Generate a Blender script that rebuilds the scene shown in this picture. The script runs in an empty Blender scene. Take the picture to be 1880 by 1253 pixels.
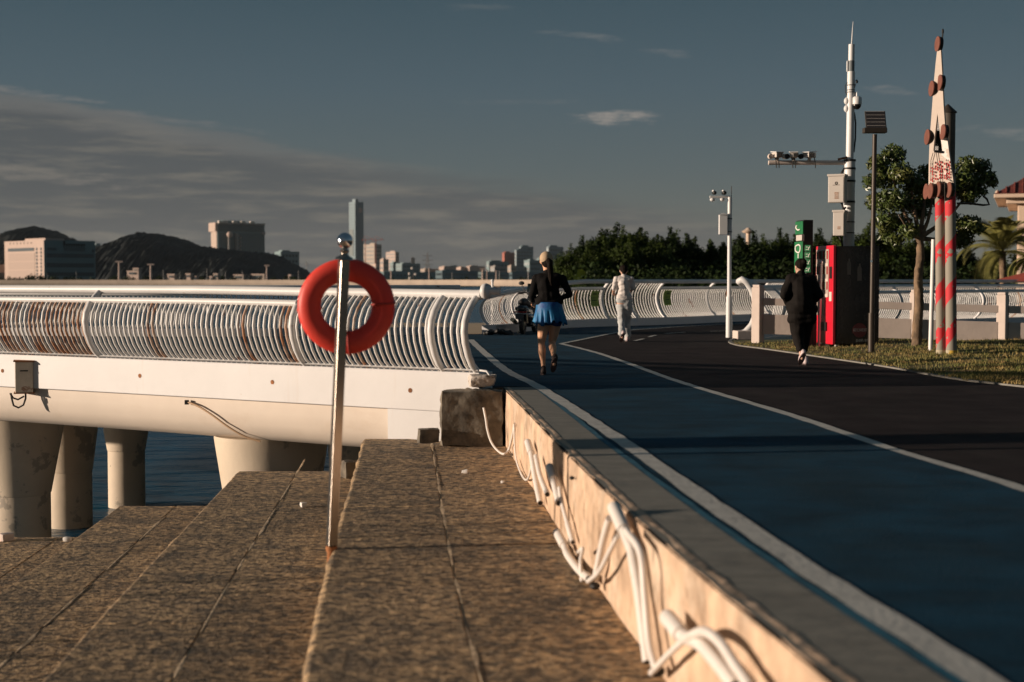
import bpy, bmesh, math, random
import numpy as np
from mathutils import Vector, Matrix, noise as mnoise
R = math.radians
scn = bpy.context.scene
COL = scn.collection
rnd = random.Random(7)
# ------------------------------------------------------------------ camera
F = 2611.0; CX, CY = 940.0, 626.5; HOR = 515.0; CAMZ = 1.3
PIT = math.atan((CY - HOR) / F)
cd = bpy.data.cameras.new('camera'); cam = bpy.data.objects.new('camera', cd); COL.objects.link(cam)
cam.location = (0, 0, CAMZ); cam.rotation_euler = (math.pi/2 - PIT, 0, 0)
cd.sensor_width = 36; cd.lens = F/1880*36; cd.clip_start = .1; cd.clip_end = 30000
cd.dof.use_dof = True; cd.dof.focus_distance = 21.0; cd.dof.aperture_fstop = 1.6
scn.camera = cam
# ------------------------------------------------------------------ world
SUN_EL, SUN_AZ = R(7.2), R(-98)        # azimuth measured from +Y towards +X (negative = left)
w = bpy.data.worlds.new('World'); scn.world = w; w.use_nodes = True
nt = w.node_tree; N = nt.nodes; L = nt.links
for n in list(N): N.remove(n)
def wn(t, **k):
    n = N.new(t)
    for a, b in k.items(): setattr(n, a, b)
    return n
def wm(op, a, b=None, c=None, clamp=False):
    n = wn('ShaderNodeMath', operation=op, use_clamp=clamp)
    for i, v in enumerate((a, b, c)):
        if v is None: continue
        if isinstance(v, (int, float)): n.inputs[i].default_value = v
        else: L.new(v, n.inputs[i])
    return n.outputs[0]
def wramp(x, a, b): 
    n = wn('ShaderNodeMapRange', interpolation_type='SMOOTHSTEP'); L.new(x, n.inputs[0])
    n.inputs[1].default_value = a; n.inputs[2].default_value = b; return n.outputs[0]
def wmix(f, a, b, bt='MIX'):
    n = wn('ShaderNodeMix', data_type='RGBA', blend_type=bt)
    for s, v in ((n.inputs[0], f), (n.inputs[6], a), (n.inputs[7], b)):
        if isinstance(v, (int, float)): s.default_value = v
        elif isinstance(v, tuple): s.default_value = (*v, 1)
        else: L.new(v, s)
    return n.outputs[2]
sky = wn('ShaderNodeTexSky', sky_type='NISHITA', sun_disc=False); sky.sun_elevation = SUN_EL
sky.sun_rotation = SUN_AZ; sky.air_density = 1.0; sky.dust_density = 1.5; sky.ozone_density = 1.5
tc = wn('ShaderNodeTexCoord'); sx = wn('ShaderNodeSeparateXYZ'); L.new(tc.outputs['Generated'], sx.inputs[0])
el = wm('ARCSINE', sx.outputs[2]); az = wm('ARCTAN2', sx.outputs[0], sx.outputs[1])
# graded sky: the Nishita colour pulled to the muted teal of the photograph
cr = wn('ShaderNodeValToRGB'); L.new(wm('MULTIPLY', wm('MAXIMUM', el, 0), 1/1.5708), cr.inputs[0])
e = cr.color_ramp; stops = [(0, (.100,.104,.091)), (.02, (.090,.100,.096)), (.05, (.069,.092,.105)), (.085, (.052,.081,.104)), (.125, (.033,.061,.080)), (.3, (.026,.048,.062)), (1, (.022,.040,.055))]
e.elements[0].position = 0; e.elements[0].color = (*stops[0][1], 1); e.elements[1].position = 1; e.elements[1].color = (*stops[-1][1], 1)
for p, c in stops[1:-1]:
    q = e.elements.new(p); q.color = (*c, 1)
base = wmix(.85, wmix(1.0, sky.outputs[0], (.06,.066,.07), 'MULTIPLY'), cr.outputs[0])
# clouds
def cvec(sa, se, off=0):
    c = wn('ShaderNodeCombineXYZ'); L.new(wm('MULTIPLY', az, sa), c.inputs[0]); L.new(wm('MULTIPLY', el, se), c.inputs[1]); c.inputs[2].default_value = off
    return c.outputs[0]
def wnoise(vec, sc, det=5, rough=.55):
    n = wn('ShaderNodeTexNoise'); L.new(vec, n.inputs['Vector']); n.inputs['Scale'].default_value = sc
    n.inputs['Detail'].default_value = det; n.inputs['Roughness'].default_value = rough; return n.outputs[0]
n1 = wnoise(cvec(5, 34), 1.0, 7, .6)
n2 = wnoise(cvec(14, 120, 3), 1.0, 6, .6)
edge = wm('ADD', wm('MULTIPLY', az, -.155), .071)
dlt = wm('ADD', wm('SUBTRACT', edge, el), wm('MULTIPLY', wm('SUBTRACT', n1, .5), .045))
bank = wm('MULTIPLY', wramp(dlt, -.006, .020), wramp(az, .34, .05))
cc = wmix(wramp(n2, .44, .70), (.066,.070,.074), (.135,.125,.108))
col = wmix(wm('MULTIPLY', bank, .80), base, cc)
rim = wm('MULTIPLY', wm('MULTIPLY', wramp(dlt, -.002, .006), wramp(dlt, .022, .008)), wramp(az, .0, -.25))
col = wmix(wm('MULTIPLY', rim, .38), col, (.16,.148,.135))
def puff(u, v, hw, hh, k, tilt=0, colr=(.27,.245,.22)):
    global col
    a0, e0 = (u-940)/F, (515-v)/F
    da = wm('DIVIDE', wm('SUBTRACT', az, a0), hw/F)
    de = wm('DIVIDE', wm('SUBTRACT', wm('SUBTRACT', el, e0), wm('MULTIPLY', wm('SUBTRACT', az, a0), tilt)), hh/F)
    r2 = wm('ADD', wm('MULTIPLY', da, da), wm('MULTIPLY', de, de))
    m = wramp(wm('ADD', wm('SUBTRACT', 1.0, r2), wm('MULTIPLY', wm('SUBTRACT', n3, .5), 5.0)), .0, 1.7)
    col = wmix(wm('MULTIPLY', m, k), col, colr)
n3 = wnoise(cvec(42, 230, 9), 1.0, 8, .66)
puff(1132, 220, 84, 17, .9, colr=(.26,.235,.21)); puff(1060, 74, 100, 8, .24, -.12); puff(1228, 108, 50, 8, .26, -.1)
puff(1612, 181, 50, 9, .32, -.1); puff(950, 192, 140, 6, .12); puff(1815, 262, 95, 12, .26, -.15); puff(60, 325, 230, 20, .42, -.12, (.20,.18,.155)); puff(880, 25, 80, 8, .10)
puff(60, 190, 160, 8, .5, -.1, (.2,.185,.17)); puff(340, 232, 180, 7, .3, -.12, (.19,.175,.165))
bg = wn('ShaderNodeBackground'); L.new(col, bg.inputs[0]); bg.inputs[1].default_value = 1.0
wo = wn('ShaderNodeOutputWorld'); L.new(bg.outputs[0], wo.inputs[0])
# ------------------------------------------------------------------ sun
sl = bpy.data.lights.new('sun', 'SUN'); sun = bpy.data.objects.new('sun', sl); COL.objects.link(sun)
sl.energy = 5.0; sl.angle = R(.6); sl.color = (1, .81, .64)
sd = Vector((math.sin(SUN_AZ)*math.cos(SUN_EL), math.cos(SUN_AZ)*math.cos(SUN_EL), math.sin(SUN_EL)))
sun.rotation_euler = sd.to_track_quat('Z', 'Y').to_euler(); sun.location = sd*50
scn.view_settings.view_transform = 'Standard'; scn.view_settings.look = 'None'
scn.view_settings.exposure = .22; scn.view_settings.gamma = 1; scn.view_settings.use_curve_mapping = False
scn.render.engine = 'CYCLES'; scn.cycles.max_bounces = 6; scn.cycles.diffuse_bounces = 3
# ------------------------------------------------------------------ geometry helpers
def ray(u, v):
    xc, yc = (u-CX)/F, (CY-v)/F
    return Vector((xc, math.cos(PIT)+math.sin(PIT)*yc, -math.sin(PIT)+math.cos(PIT)*yc))
def P(u, v, d):
    r = ray(u, v); return Vector((0, 0, CAMZ)) + r*(d/r.y)
def G(u, v, z=0.):
    r = ray(u, v); return Vector((0, 0, CAMZ)) + r*((z-CAMZ)/r.z)
def props(o, label=None, cat=None, group=None, kind=None):
    if label: o['label'] = label
    if cat: o['category'] = cat
    if group: o['group'] = group
    if kind: o['kind'] = kind
    return o
def thing(name, label, cat, loc=(0, 0, 0), group=None, rz=0):
    o = bpy.data.objects.new(name, None); COL.objects.link(o); o.empty_display_size = .2
    o.location = loc; o.rotation_euler = (0, 0, rz); return props(o, label, cat, group)
def wloc(o):
    m = Vector((0, 0, 0))
    while o is not None:
        m = m + Vector(o.location); o = o.parent
    return m
def link(me, name, parent=None, loc=None, rot=None, sc=None):
    o = bpy.data.objects.new(name, me); COL.objects.link(o)
    if parent: o.parent = parent
    if loc is not None: o.location = loc
    if rot is not None: o.rotation_euler = rot
    if sc is not None: o.scale = sc
    return o
class MB:
    def __init__(s): s.v = []; s.f = []
    def add(s, vs, fs):
        b = len(s.v); s.v += [tuple(x) for x in vs]; s.f += [tuple(i+b for i in f) for f in fs]; return s
    def box(s, c, d, rz=0, rx=0, ry=0):
        M = Matrix.Translation(Vector(c)) @ Matrix.Rotation(rz, 4, 'Z') @ Matrix.Rotation(ry, 4, 'Y') @ Matrix.Rotation(rx, 4, 'X')
        vs = [M @ Vector((sx_*d[0]/2, sy*d[1]/2, sz*d[2]/2)) for sx_ in (-1, 1) for sy in (-1, 1) for sz in (-1, 1)]
        return s.add(vs, [(0,1,3,2), (4,6,7,5), (0,4,5,1), (2,3,7,6), (0,2,6,4), (1,5,7,3)])
    def prism(s, poly, z0, z1):      # poly ccw in xy
        n = len(poly); vs = [(p[0], p[1], z0) for p in poly] + [(p[0], p[1], z1) for p in poly]
        return s.add(vs, [tuple(range(n-1, -1, -1)), tuple(range(n, 2*n))] + [(i, (i+1) % n, n+(i+1) % n, n+i) for i in range(n)])
    def plate(s, poly, nrm, th):     # planar 3d polygon extruded by th along nrm
        n = len(poly); a = [Vector(p) for p in poly]; b = [p+Vector(nrm)*th for p in a]
        return s.add(a+b, [tuple(range(n-1, -1, -1)), tuple(range(n, 2*n))] + [(i, (i+1) % n, n+(i+1) % n, n+i) for i in range(n)])
    def tube(s, pts, r, seg=8, caps=True, closed=False):
        pts = [Vector(p) for p in pts]; n = len(pts); rs = r if isinstance(r, (list, tuple)) else [r]*n
        vs = []; pu = None
        for i in range(n):
            if closed: t = pts[(i+1) % n]-pts[i-1]
            else: t = (pts[min(i+1, n-1)]-pts[max(i-1, 0)])
            if t.length < 1e-9: t = Vector((0, 0, 1))
            t.normalize()
            if pu is None:
                a = Vector((0, 0, 1)) if abs(t.z) < .9 else Vector((1, 0, 0)); u_ = t.cross(a).normalized()
            else: u_ = (pu - t*pu.dot(t)).normalized()
            pu = u_; v_ = t.cross(u_)
            for k in range(seg):
                an = 2*math.pi*k/seg; vs.append(pts[i]+(u_*math.cos(an)+v_*math.sin(an))*rs[i])
        fs = []
        for i in range(n if closed else n-1):
            j = (i+1) % n
            for k in range(seg): fs.append((i*seg+k, i*seg+(k+1) % seg, j*seg+(k+1) % seg, j*seg+k))
        if caps and not closed: fs += [tuple(range(seg-1, -1, -1)), tuple((n-1)*seg+k for k in range(seg))]
        return s.add(vs, fs)
    def lathe(s, c, prof, seg=20, axis=None, caps=True):   # prof: (r,z) list
        c = Vector(c); q = Vector(axis).normalized().to_track_quat('Z', 'Y').to_matrix() if axis is not None else Matrix.Identity(3)
        n = len(prof); vs = [c+q @ Vector((r*math.cos(2*math.pi*k/seg), r*math.sin(2*math.pi*k/seg), z)) for r, z in prof for k in range(seg)]
        fs = [(i*seg+k, i*seg+(k+1) % seg, (i+1)*seg+(k+1) % seg, (i+1)*seg+k) for i in range(n-1) for k in range(seg)]
        if caps: fs += [tuple(range(seg-1, -1, -1)), tuple((n-1)*seg+k for k in range(seg))]
        return s.add(vs, fs)
    def ball(s, c, r, seg=16, rings=9):
        r = r if isinstance(r, (tuple, list)) else (r, r, r); vs = []
        for i in range(rings+1):
            th = math.pi*i/rings
            for k in range(seg):
                vs.append((c[0]+r[0]*math.sin(th)*math.cos(2*math.pi*k/seg), c[1]+r[1]*math.sin(th)*math.sin(2*math.pi*k/seg), c[2]-r[2]*math.cos(th)))
        return s.add(vs, [(i*seg+k, i*seg+(k+1) % seg, (i+1)*seg+(k+1) % seg, (i+1)*seg+k) for i in range(rings) for k in range(seg)])
    def cap(s, a, ra, b, rb, seg=12):    # closed tapered capsule
        a = Vector(a); b = Vector(b); t = b-a; l = max(t.length, 1e-6); t /= l
        pts = []; rs = []
        for th in (5, 25, 45, 68): pts.append(a-t*ra*math.cos(R(th))); rs.append(ra*math.sin(R(th)))
        pts.append(a); rs.append(ra); pts.append(b); rs.append(rb)
        for th in (68, 45, 25, 5): pts.append(b+t*rb*math.cos(R(th))); rs.append(rb*math.sin(R(th)))
        return s.tube(pts, rs, seg)
    def mesh(s, name, org=(0, 0, 0), smooth=None):
        me = bpy.data.meshes.new(name); o = Vector(org)
        me.from_pydata([(v[0]-o.x, v[1]-o.y, v[2]-o.z) for v in s.v], [], s.f)
        bm = bmesh.new(); bm.from_mesh(me); bmesh.ops.recalc_face_normals(bm, faces=bm.faces); bm.to_mesh(me); bm.free()
        if smooth is not None: sm(me, smooth)
        me.update(); return me
    def obj(s, name, m, parent=None, smooth=None, bevel=0, local=False):
        org = (0, 0, 0) if (local or parent is None) else wloc(parent)
        me = s.mesh(name, org, smooth); me.materials.append(m)
        o = link(me, name, parent)
        if bevel:
            b = o.modifiers.new('b', 'BEVEL'); b.width = bevel; b.segments = 2; b.limit_method = 'ANGLE'; b.angle_limit = R(35)
        return o
def sm(me, ang=40):
    me.polygons.foreach_set('use_smooth', [True]*len(me.polygons))
    try: me.set_sharp_from_angle(angle=R(ang))
    except Exception: pass
def lerp(a, b, t): return a+(b-a)*t
def smoothpts(pts, n=6):
    o = []
    for i in range(len(pts)-1):
        p0 = pts[i-1] if i else pts[i]*2-pts[1]; p1, p2 = pts[i], pts[i+1]; p3 = pts[i+2] if i+2 < len(pts) else p2*2-p1
        for k in range(n):
            t = k/n; o.append(.5*((2*p1)+(p2-p0)*t+(2*p0-5*p1+4*p2-p3)*t*t+(3*p1-p0-3*p2+p3)*t**3))
    return o+[pts[-1]]
class Path2:      # polyline in plan with arc length
    def __init__(s, pts, sub=10):
        p = [Vector((a[0], a[1])) for a in pts]; o = []
        for i in range(len(p)-1):
            p0 = p[i-1] if i else p[i]*2-p[i+1]; p3 = p[i+2] if i+2 < len(p) else p[i+1]*2-p[i]
            for k in range(sub):
                t = k/sub; a, b = p[i], p[i+1]
                o.append(.5*((2*a)+(b-p0)*t+(2*p0-5*a+4*b-p3)*t*t+(3*a-p0-3*b+p3)*t**3))
        o.append(p[-1]); s.p = o; s.s = [0]
        for i in range(1, len(o)): s.s.append(s.s[-1]+(o[i]-o[i-1]).length)
        s.len = s.s[-1]
    def at(s, q):
        q = min(max(q, 0), s.len); i = 0
        i = int(np.searchsorted(s.s, q, side='right'))-1; i = min(max(i, 0), len(s.p)-2)
        t = (q-s.s[i])/max(s.s[i+1]-s.s[i], 1e-9); d = (s.p[i+1]-s.p[i]).normalized()
        return s.p[i].lerp(s.p[i+1], t), d
    def off(s, o, n=None):   # offset curve to the left of travel by o
        r = []
        for i, a in enumerate(s.p):
            d = (s.p[min(i+1, len(s.p)-1)]-s.p[max(i-1, 0)]).normalized(); r.append(Vector((a.x-d.y*o, a.y+d.x*o)))
        return r
# ------------------------------------------------------------------ materials
def M(name, c, rough=.7, metal=0, var=0, vs=3., c2=None, bump=0, bs=20., spec=.5, coat=0, emis=None, coords='Object', stretch=(1, 1, 1), det=5, lo=.35, hi=.65):
    m = bpy.data.materials.new(name); m.use_nodes = True; nt = m.node_tree; b = nt.nodes['Principled BSDF']
    b.inputs['Base Color'].default_value = (*c, 1); b.inputs['Roughness'].default_value = rough; b.inputs['Metallic'].default_value = metal
    b.inputs['Specular IOR Level'].default_value = spec
    if coat: b.inputs['Coat Weight'].default_value = coat; b.inputs['Coat Roughness'].default_value = .08
    if var or c2 or bump:
        if coords == 'World': src = nt.nodes.new('ShaderNodeNewGeometry').outputs['Position']
        else: src = nt.nodes.new('ShaderNodeTexCoord').outputs['Object']
        mp = nt.nodes.new('ShaderNodeMapping'); mp.inputs['Scale'].default_value = stretch; nt.links.new(src, mp.inputs[0]); src = mp.outputs[0]
        m['src'] = 1
    if var or c2:
        n = nt.nodes.new('ShaderNodeTexNoise'); n.inputs['Scale'].default_value = vs; n.inputs['Detail'].default_value = det; n.inputs['Roughness'].default_value = .6; nt.links.new(src, n.inputs[0])
        r = nt.nodes.new('ShaderNodeMapRange'); r.inputs[1].default_value = lo; r.inputs[2].default_value = hi; nt.links.new(n.outputs[0], r.inputs[0])
        x = nt.nodes.new('ShaderNodeMix'); x.data_type = 'RGBA'; nt.links.new(r.outputs[0], x.inputs[0])
        ca = c if c2 else tuple(v*(1-var) for v in c); cb = c2 if c2 else tuple(min(1, v*(1+var)) for v in c)
        x.inputs[6].default_value = (*ca, 1); x.inputs[7].default_value = (*cb, 1); x.name = 'MIXC'
        nt.links.new(x.outputs[2], b.inputs['Base Color'])
    if bump:
        n = nt.nodes.new('ShaderNodeTexNoise'); n.inputs['Scale'].default_value = bs; n.inputs['Detail'].default_value = 8; nt.links.new(src, n.inputs[0])
        bp = nt.nodes.new('ShaderNodeBump'); bp.inputs['Strength'].default_value = bump; bp.inputs['Distance'].default_value = .02; nt.links.new(n.outputs[0], bp.inputs['Height']); nt.links.new(bp.outputs[0], b.inputs['Normal'])
    return m
def overlay(m, c, sc, lo, hi, stretch=(1, 1, 1), amt=1., det=5, coords='Object'):   # patches of another colour (rust, stains, peeling)
    nt = m.node_tree; b = nt.nodes['Principled BSDF']
    src = nt.nodes.new('ShaderNodeNewGeometry').outputs['Position'] if coords == 'World' else nt.nodes.new('ShaderNodeTexCoord').outputs['Object']
    mp = nt.nodes.new('ShaderNodeMapping'); mp.inputs['Scale'].default_value = stretch; nt.links.new(src, mp.inputs[0])
    n = nt.nodes.new('ShaderNodeTexNoise'); n.inputs['Scale'].default_value = sc; n.inputs['Detail'].default_value = det; n.inputs['Roughness'].default_value = .65; nt.links.new(mp.outputs[0], n.inputs[0])
    r = nt.nodes.new('ShaderNodeMapRange'); r.inputs[1].default_value = lo; r.inputs[2].default_value = hi; r.inputs[4].default_value = amt; nt.links.new(n.outputs[0], r.inputs[0])
    x = nt.nodes.new('ShaderNodeMix'); x.data_type = 'RGBA'; nt.links.new(r.outputs[0], x.inputs[0])
    s = b.inputs['Base Color']
    if s.is_linked: nt.links.new(s.links[0].from_socket, x.inputs[6])
    else: x.inputs[6].default_value = s.default_value
    x.inputs[7].default_value = (*c, 1); nt.links.new(x.outputs[2], s); return m
RUST = (.26, .085, .03)
m_white = overlay(M('white_paint', (.68,.67,.66), .45, var=.05, vs=2, bump=.05, bs=30, coords='World'), RUST, 2.2, .66, .72, (1,1,3), .8, coords='World')
m_bar = overlay(M('bar_paint', (.78,.76,.73), .45, coords='World'), RUST, 3.0, .64, .70, (1,1,.8), .85, coords='World')
m_barrust = overlay(overlay(M('rusty_bar', (.66,.58,.50), .6, coords='World'), (.42,.17,.06), 5, .38, .6, (1,1,.6), .9, coords='World'), (.12,.03,.015), 9, .55, .66, (1,1,.7), .8, coords='World')
m_fascia = overlay(overlay(M('fascia_paint', (.60,.59,.59), .5, var=.04, vs=1.2, coords='World', bump=.08, bs=6), (.45,.33,.22), 1.0, .60, .8, (3,3,.35), .3, coords='World'), (.35,.15,.06), 6, .70, .74, (.4,.4,2), .8, coords='World')
m_cream = overlay(M('girder_cream_paint', (.68,.59,.50), .6, var=.05, vs=.8, coords='World', bump=.08, bs=5), (.50,.38,.27), 1.2, .55, .8, (1,1,2), .4, coords='World')
m_column = overlay(overlay(M('column_paint', (.60,.50,.38), .7, var=.07, vs=1.5, coords='World', bump=.15, bs=8), (.30,.26,.21), 2.2, .56, .60, (1,1,1), .75, coords='World'), (.08,.06,.03), 4, .70, .73, (1,1,.6), .8, coords='World')
def stone_mat():
    m = M('granite', (.085,.062,.040), .9, c2=(.70,.47,.25), vs=15, bump=1, bs=30, coords='World', stretch=(.9,1.1,1), det=9, lo=.40, hi=.66)
    overlay(m, (.038,.038,.036), 2.8, .46, .66, (.8,1.1,1), .7, 12, coords='World')
    overlay(m, (.62,.48,.32), 48, .60, .72, (1,1,1), .8, 3, coords='World')
    nt = m.node_tree; b = nt.nodes['Principled BSDF']; oi = nt.nodes.new('ShaderNodeObjectInfo'); mr_ = nt.nodes.new('ShaderNodeMapRange'); mr_.inputs[3].default_value = .72; mr_.inputs[4].default_value = 1.18; nt.links.new(oi.outputs['Random'], mr_.inputs[0])
    x = nt.nodes.new('ShaderNodeVectorMath'); x.operation = 'SCALE'; nt.links.new(b.inputs['Base Color'].links[0].from_socket, x.inputs[0]); nt.links.new(mr_.outputs[0], x.inputs['Scale']); nt.links.new(x.outputs[0], b.inputs['Base Color'])
    return m
m_stone = stone_mat()
m_grout = M('grout', (.56,.42,.27), .9, var=.35, vs=9, bump=.8, coords='World')
m_wall = overlay(overlay(overlay(M('rendered_wall', (.54,.38,.26), .9, var=.25, vs=3.4, bump=.9, bs=9, coords='World'), (.15,.10,.06), 3.2, .54, .70, (1,1,.7), .8, 8, coords='World'), (.66,.54,.42), 1.6, .52, .68, (1,1,1.4), .7, coords='World'), (.09,.06,.035), 5, .62, .70, (1,1,.5), .8, 10, coords='World')
m_coping = overlay(M('coping_concrete', (.24,.225,.19), .9, var=.2, vs=3, bump=.4, bs=14, coords='World', stretch=(.5,2.5,1)), (.10,.10,.09), 3, .5, .7, (.4,2.5,1), .7, coords='World')
m_asph = overlay(M('dark_red_asphalt', (.028,.021,.021), .9, var=.35, vs=1.6, bump=.25, bs=90, coords='World', det=9, spec=.12), (.06,.055,.05), 60, .64, .7, (1,1,1), .5, 2, coords='World')
m_blue = overlay(overlay(M('blue_track', (.009,.048,.082), .88, var=.34, vs=1.7, bump=.22, bs=70, coords='World', det=9, spec=.15), (.022,.050,.070), 2.3, .50, .75, (.5,2,1), .7, 9, coords='World'), (.045,.09,.11), 55, .62, .7, (1,1,1), .45, 2, coords='World')
m_blueedge = M('bright_blue_edge', (.012,.11,.17), .8, var=.25, vs=5, coords='World')
overlay(m_asph, (.060,.052,.045), .9, .50, .72, (1,.5,1), .45, 8, coords='World'); overlay(m_blue, (.030,.055,.065), .7, .50, .74, (1,.5,1), .5, 9, coords='World'); overlay(m_blue, (.006,.020,.032), 1.6, .56, .66, (.3,1.5,1), .6, 9, coords='World')
m_line = overlay(M('line_paint', (.56,.54,.49), .75, var=.12, vs=6, bump=.2, bs=30, coords='World'), (.22,.22,.21), 7, .56, .72, (1,1,1), .7, 9, coords='World')
m_conc = overlay(M('pale_concrete', (.62,.52,.46), .85, var=.06, vs=2.5, bump=.15, bs=15, coords='World'), (.38,.33,.29), 2.5, .62, .8, (1,1,1.6), .5, coords='World')
m_block = overlay(M('weathered_block', (.105,.090,.070), .92, c2=(.20,.17,.13), vs=4, bump=.8, bs=9, coords='World'), (.035,.032,.028), 3, .5, .68, (1,1,1), .8, 8, coords='World')
m_pvc = overlay(M('white_pvc', (.76,.71,.66), .42, var=.05, vs=5, coords='World'), (.45,.33,.22), 9, .6, .75, (1,1,1), .5, coords='World')
m_dark = M('black_rubber', (.015,.014,.013), .6)
m_steel = M('stainless', (.40,.35,.30), .26, 1.0, bump=.04, bs=60, stretch=(1,1,.08))
m_chrome = M('chrome', (.75,.75,.78), .08, 1.0)
m_rust = M('rusty_iron', (.30,.12,.045), .9, var=.4, vs=14, bump=.5, bs=30)
m_buoy = overlay(M('buoy_red', (.76,.055,.035), .5, var=.07, vs=4, bump=.1, bs=14), (.20,.03,.02), 8, .66, .74, (1,1,1), .7)
m_water = bpy.data.materials.new('sea_water')
m_leaf = [M('leaf_a', (.034,.052,.009), .6, var=.6, vs=1.2, spec=.12), M('leaf_b', (.018,.031,.008), .6, var=.4, vs=1.2, spec=.1)]
m_leafnear = M('leaf_near', (.065,.095,.022), .38, var=.5, vs=3, c2=(.14,.13,.03), lo=.5, hi=.75)
m_bark = M('bark', (.10,.07,.045), .95, c2=(.27,.18,.11), vs=9, bump=1, bs=12, stretch=(1,1,.5))
m_green = M('sign_green', (.012,.15,.05), .5, var=.15, vs=6)
m_black = M('black_panel', (.012,.011,.010), .5)
m_red = M('vending_red', (.66,.012,.035), .35, var=.05, vs=3, coat=.3)
m_cabinet = overlay(M('cabinet_grey', (.56,.51,.46), .5, var=.04, vs=3), RUST, 9, .7, .75, (1,1,2), .7)
m_pole = M('pole_white', (.72,.71,.70), .45, var=.04, vs=2)
m_poledk = M('pole_dark', (.055,.043,.033), .5, .3)
def water_mat():
    nt = m_water.node_tree if m_water.use_nodes else None
    m_water.use_nodes = True; nt = m_water.node_tree; b = nt.nodes['Principled BSDF']
    b.inputs['Base Color'].default_value = (.012,.075,.14,1); b.inputs['Roughness'].default_value = .25; b.inputs['IOR'].default_value = 1.33
    g = nt.nodes.new('ShaderNodeNewGeometry'); prev = None
    for sc, st, k in ((.9, (.35,1,1), .9), (3.2, (.4,1,1), .5), (11, (.5,1,1), .25)):
        mp = nt.nodes.new('ShaderNodeMapping'); mp.inputs['Scale'].default_value = st; nt.links.new(g.outputs['Position'], mp.inputs[0])
        n = nt.nodes.new('ShaderNodeTexNoise'); n.inputs['Scale'].default_value = sc; n.inputs['Detail'].default_value = 4; nt.links.new(mp.outputs[0], n.inputs[0])
        bp = nt.nodes.new('ShaderNodeBump'); bp.inputs['Strength'].default_value = k; bp.inputs['Distance'].default_value = .25/sc**.7; nt.links.new(n.outputs[0], bp.inputs['Height'])
        if prev: nt.links.new(prev, bp.inputs['Normal'])
        prev = bp.outputs[0]
    nt.links.new(prev, b.inputs['Normal'])
water_mat()
# ------------------------------------------------------------------ the setting
WZ = -2.9
def sheet(name, poly, z, m, parent=None):
    bm = bmesh.new(); vs = [bm.verts.new((p[0], p[1], z)) for p in poly]; f = bm.faces.new(vs); f.normal_update()
    if f.normal.z < 0: f.normal_flip()
    bmesh.ops.triangulate(bm, faces=bm.faces[:]); me = bpy.data.meshes.new(name); bm.to_mesh(me); bm.free(); me.materials.append(m)
    return link(me, name, parent)
props(sheet('sea', [(-14000,-300), (14000,-300), (14000,14000), (-14000,14000)], WZ, m_water), kind='structure')
W_ = Path2([(1.9,-6), (1.55,0), (1.02,4.6), (.84,6.06), (.63,8.08), (.38,10.95), (.14,14), (-.12,17.2)], 8)
N_ = Path2([(-.36,16.95), (-7.67,21.3), (-15,25.2), (-24,29)], 16)
A_ = Path2([(-24,37.5), (-11.9,33.4), (-5.9,32.9), (-1.25,34.2)], 14)
B_ = Path2([(-.62,34.4), (.87,37.9), (1.9,39.6), (4.7,42), (7.8,45.8), (13,50), (21,54.2), (44,62)], 14)
C_ = Path2([(5.25,31.9), (7.2,35.0), (9.9,38), (14.2,42.3), (21,46.4), (40,53)], 14)
kerb = Path2([G(1362,618)[:2], G(1337,627)[:2], G(1352,635)[:2], G(1400,641.5)[:2], G(1500,656)[:2], G(1620,674)[:2], G(1750,697)[:2], G(1880,712)[:2], (8.6,10), (11.5,0), (13,-6)], 8)
line2 = Path2([(3.5,-6), (3.5,0), (3.42,5), G(1880,900)[:2], G(1650,830)[:2], G(1450,763)[:2], G(1250,703)[:2], G(1150,667)[:2], G(1090,647)[:2], G(1030,632)[:2]], 8)
line3 = Path2([G(1030,632)[:2], G(1140,610)[:2], G(1190,604.5)[:2], (6.2,41.6), (11,45.6), (18,49.6), (42,58.4)], 8)
line1 = Path2([(2.45,-6), (2.0,0), (1.52,4.6), (1.34,6.2), (1.15,8.28), (.86,11.7), (.33,17.2), (-.1,20.6), (-.63,27.2), (-.9,31)], 8)
road = W_.p + N_.p + A_.p + B_.p + [(44,60), (40,53.3)] + [q for q in reversed(C_.p)][1:] + kerb.p
props(sheet('road', road, 0, m_asph), kind='structure')
Woff = W_.off(-.38)
bluep = Woff + [(-.02,17.4)] + N_.p[1:] + A_.p + B_.p + list(reversed(line3.p)) + list(reversed(line2.p))[1:]
props(sheet('cycle_track', bluep, .004, m_blue), kind='structure')
def ribbon(name, pth, wd, z, m, s0=0, s1=None, step=.25, jit=0):
    s1 = s1 or pth.len; n = max(2, int((s1-s0)/step)); mb = MB(); vs = []
    for i in range(n+1):
        p, d = pth.at(lerp(s0, s1, i/n)); nn = Vector((-d.y, d.x)); a = wd/2+rnd.uniform(-jit, jit); b = wd/2+rnd.uniform(-jit, jit)
        vs += [(p.x+nn.x*a, p.y+nn.y*a, z), (p.x-nn.x*b, p.y-nn.y*b, z)]
    mb.add(vs, [(2*i, 2*i+1, 2*i+3, 2*i+2) for i in range(n)])
    me = mb.mesh(name); 
    if me.polygons[0].normal.z < 0: me.flip_normals()
    me.materials.append(m); return link(me, name)
for p_, w_, nm in ((line1, .14, 'line_marking'), (line2, .11, 'line_marking'), (line3, .10, 'line_marking')):
    props(ribbon(nm, p_, w_, .008, m_line, jit=.008), kind='structure')
props(ribbon('blue_edge_strip', Path2(W_.off(-.405)[::6]+[W_.off(-.405)[-1]]), .05, .0065, m_blueedge, jit=.006), kind='structure')
dash = Path2([G(1165,626.5)[:2], G(1255,611)[:2], (9,38.4), (20,46)], 10)
s = 0
while s < dash.len-1:
    props(ribbon('dash_marking', dash, .09, .008, m_line, s, s+1.1), kind='structure'); s += 2.1
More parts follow.
